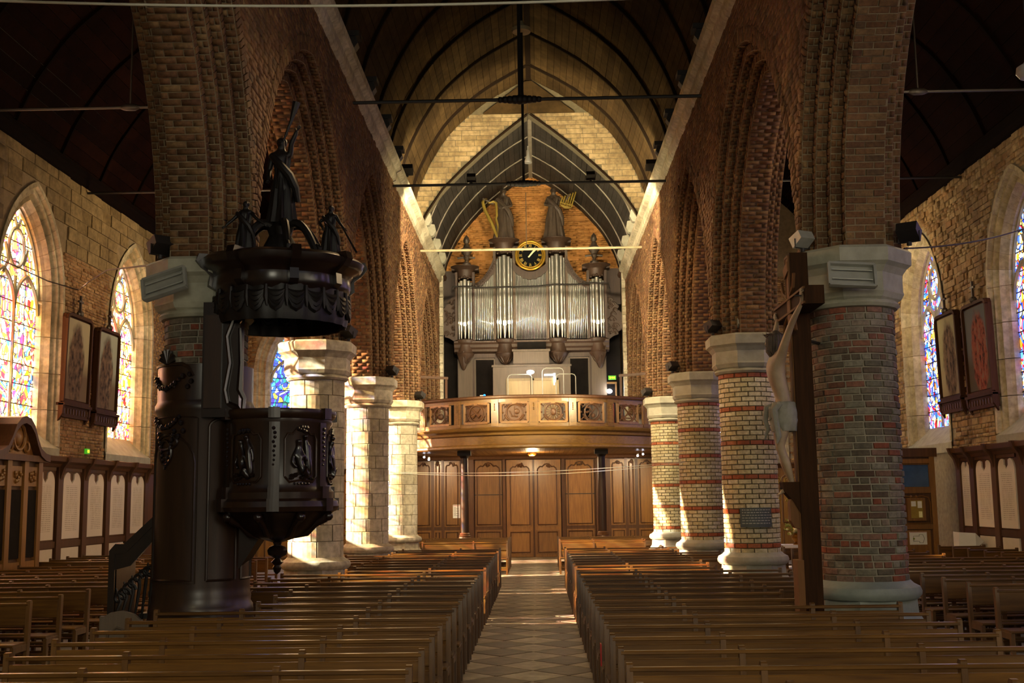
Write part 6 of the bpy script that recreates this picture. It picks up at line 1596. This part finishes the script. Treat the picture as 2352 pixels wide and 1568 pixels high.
# clock
K_ = empty('clock', (OX, 39.62, 10.53)); tag(K_, 'round black clock with gold rim and numerals between the organ towers', 'clock')
MB().tube([(0, .0, 0), (0, .12, 0)], .47, 40).build('face', M['clockface'], K_)
for rr, tt in ((.50, .045), (.43, .022)): MB().tube([(rr*math.cos(a), -.01, rr*math.sin(a)) for a in np.linspace(0, 2*PI, 49)], tt, 8, False).build('rim', M['gold'], K_, True)
for i, s in enumerate(['XII', 'I', 'II', 'III', 'IIII', 'V', 'VI', 'VII', 'VIII', 'IX', 'X', 'XI']):
    a = PI/2-i*PI/6; m4 = Matrix.Translation((.335*math.cos(a), -.02, .335*math.sin(a))) @ Matrix.Rotation(-(a-PI/2), 4, 'Y') @ Matrix.Rotation(PI/2, 4, 'X') @ Matrix.Diagonal((.62, 1, 1, 1)); text_mesh('numeral', s, .15, M['gilt'], K_, m4)
for L, w_, ang in ((.27, .06, 50), (.36, .035, 44)):
    a = math.radians(ang); d = Vector((math.cos(a), 0, math.sin(a))); n_ = Vector((-math.sin(a), 0, math.cos(a))); y = Vector((0, -.035 if L < .3 else -.045, 0))
    P_ = [-d*.1+n_*w_*.4, -d*.1-n_*w_*.4, d*L*.75-n_*w_*.5, d*L, d*L*.75+n_*w_*.5]; MB().add([p+y for p in P_]+[p+y+Vector((0, .008, 0)) for p in P_], [(0, 1, 2, 3, 4), (9, 8, 7, 6, 5)]+[(i, 5+i, 5+(i+1) % 5, (i+1) % 5) for i in range(5)]).build('hand', M['petal'], K_)
# statues and urns on the towers
robed('harp_statue', (OX-.93, 39.95, 11.21), 1.85, M['bronze'], 'dark statue of a robed person playing a gilt harp on organ tower', 'statue', arms=[[(-.2, -.06, .68), (-.32, -.1, .74)], [(.16, -.1, .62), (.0, -.16, .58)]], folds=9)
r = empty('harp', (OX-1.46, 39.8, 11.22)); tag(r, 'gilt harp held beside the left statue above the organ', 'harp')
MB().tube([(.32, 0, 0), (.1, 0, .55), (-.12, 0, 1.0), (-.2, 0, 1.3), (-.14, 0, 1.42), (-.05, 0, 1.38)], [.05, .06, .06, .055, .05, .04], 8).build('sound_box', M['gilt'], r, True)
MB().tube([(-.1, 0, 1.4), (.05, 0, 1.28), (.18, 0, 1.32), (.28, 0, 1.26), (.28, 0, 1.1)], [.05, .045, .045, .05, .04], 8).build('neck', M['gilt'], r, True)
MB().tube([(.28, 0, 1.15), (.3, 0, .8), (.26, 0, .7), (.34, 0, .4), (.36, 0, .02)], .04, 8).build('pillar', M['gilt'], r, True)
mb = MB()
for i in range(6): mb.tube([(.0+.045*i, 0, 1.28), (-.06+.06*i, 0, .9-.14*i)], .004, 4)
mb.build('strings', M['brass'], r)
robed('pan_pipe_statue', (OX+.86, 39.95, 11.21), 1.85, M['bronze'], 'dark statue of a robed person lifting gilt pan pipes on organ tower', 'statue', arms=[[(-.17, -.08, .64), (-.06, -.16, .6)], [(.2, -.08, .66), (.26, -.14, .74)]], folds=8)
r = empty('pan_pipes', (OX+1.28, 39.7, 12.3)); tag(r, 'gilt pan pipes held beside the right statue above the organ', 'pan pipes'); r.rotation_euler = (0, .3, 0)
for i in range(6): MB().tube([(-.2+.08*i, 0, .02+.0*i), (-.2+.08*i, 0, .3+.06*i)], .026, 8).build('pipe', M['gilt'], r, True)
MB().box(-.24, .24, -.02, .02, .06, .1).build('band', M['gilt'], r)
MB().prism([(-.22, 0), (.22, 0), (.12, -.06), (.0, -.09), (-.12, -.06)], -.03, .03, lambda u, v, d: (u, d, v)).build('base', M['gilt'], r)
for s, lab in ((-1, 'dark carved urn with pine cone finial on the left outer organ tower'), (1, 'dark carved urn with pine cone finial on the right outer organ tower')):
    u_ = empty('urn', (OX+s*2.26, 39.95, 10.26)); tag(u_, lab, 'urn')
    MB().lathe([(.15, 0), (.15, .08), (.08, .12), (.06, .2), (.12, .3), (.1, .36), (.17, .46), (.22, .56), (.21, .6), (.12, .66), (.1, .74), (.06, .8)], n=28).build('vase', M['bronze'], u_, True)
    MB().lathe([(.05, .78), (.09, .84), (.11, .92), (.08, 1.02), (.0, 1.12)], n=20, fold=lambda a, z: 1+.12*math.sin(6*a+40*z)).build('pine_cone', M['bronze'], u_, True)
    MB().tube([(-.32, .0, .28), (-.1, -.02, .3), (.1, -.02, .3), (.3, 0, .28)], [.04, .03, .03, .04], 6).build('handles', M['bronze'], u_, True)
# things standing on the gallery
r = empty('lit_bulb', (-.1, 38.4, 5.2)); tag(r, 'glaring lit lamp standing above the middle of gallery rail', 'lamp')
MB().tube([(0, 0, -1.0), (0, 0, 1.0)], .012, 6).build('stand', M['iron'], r); MB().ball((0, 0, 1.07), .1, 12, sx=1.3, sz=.7).build('bulb', M['bulb'], r, True)
for k, (x0, x1, zt, lab) in enumerate(((-.85, -.05, 6.15, 'thin steel guard hoop on the gallery, left one'), (.3, 1.0, 6.35, 'tall thin steel guard hoop on the gallery, middle one'), (.75, 1.4, 6.15, 'thin steel guard hoop on the gallery, right one'))):
    y = 38.0; mb = MB().tube([(x0, y, 4.2), (x0, y, zt-.1), (x0+.04, y, zt-.03), (x0+.12, y, zt), (x1-.12, y, zt), (x1-.04, y, zt-.03), (x1, y, zt-.1), (x1, y, 4.2)], .016, 6)
    o = mb.build('guard_hoop', M['steel'], None, True); tag(o, lab, 'rail')
mb = MB().box(-.03, .03, -.01, .01, 0, .3).box(-.35, .0, -.01, .01, .22, .28).box(-.03, .0, -.01, .01, -.1, .3); o = mb.build('strip_light', emit('strip', '#f4ffff', 6), None, loc=(.72, 39.15, 6.0)); tag(o, 'white angled strip light glowing in front of the organ console', 'light')
r = empty('exit_sign', (2.74, 39.9, 6.2)); tag(r, 'small lit green and yellow exit sign right of the organ', 'sign')
MB().box(-.13, .13, 0, .06, -.07, .07).build('box', M['exit'], r)
mb = MB()
for s in (-1, 1): mb.bar((s*.03, -.004, 0), (s*.09, -.004, 0), .006, .02); mb.bar((s*.09, -.004, 0), (s*.06, -.004, .035), .006, .016); mb.bar((s*.09, -.004, 0), (s*.06, -.004, -.035), .006, .016)
mb.box(-.012, .012, -.006, 0, -.03, .03); mb.build('arrows', M['exit_mark'], r)
r = empty('stair_doorway', (2.68, 40.6, 4.15)); tag(r, 'small bright doorway with a white lamp right of the organ', 'doorway')
MB().box(-.25, .22, .3, .34, 0, 1.9).build('white_back_wall', M['white'], r); MB().box(-.27, -.22, -.1, .3, 0, 1.9).build('jamb', M['white'], r); MB().box(.2, .25, -.1, .3, 0, 1.9).build('jamb', M['oak'], r); MB().box(-.27, .25, -.12, .3, 1.9, 1.96).build('lintel', M['oak'], r); MB().ball((0, .1, 1.65), .08, 10, sx=1.3).build('lamp', M['bulb_small'], r, True); MB().box(-.1, .15, .1, .28, 0, 1.2).build('red_object', M['red'], r)
for s, lab in ((-1, 'dark wooden bar projecting beside the gallery, left end'), (1, 'dark wooden bar projecting beside the gallery, right end')):
    mb = MB().bar((s*3.9, 36.9, 6.02), (s*2.8, 37.4, 6.0), .06, .08); mb.bar((s*2.85, 37.4, 4.2), (s*2.85, 37.4, 6.0), .07); o = mb.build('gallery_bar', M['oak_dark'], None); tag(o, lab, 'bar')
r = empty('camera_stand', (-1.7, 38.0, 5.2)); r.name = 'small_projector'; tag(r, 'small pale device with blue light standing on the gallery left side', 'device')
MB().box(-.08, .06, -.05, .05, 0, .28).build('body', M['white'], r); MB().ball((.07, -.06, .27), .04, 8).build('blue_light', emit('bluelight', '#2080ff', 2), r, True); MB().tube([(0, 0, -1.0), (0, 0, 0)], .03, 6).build('stand', M['steel'], r)
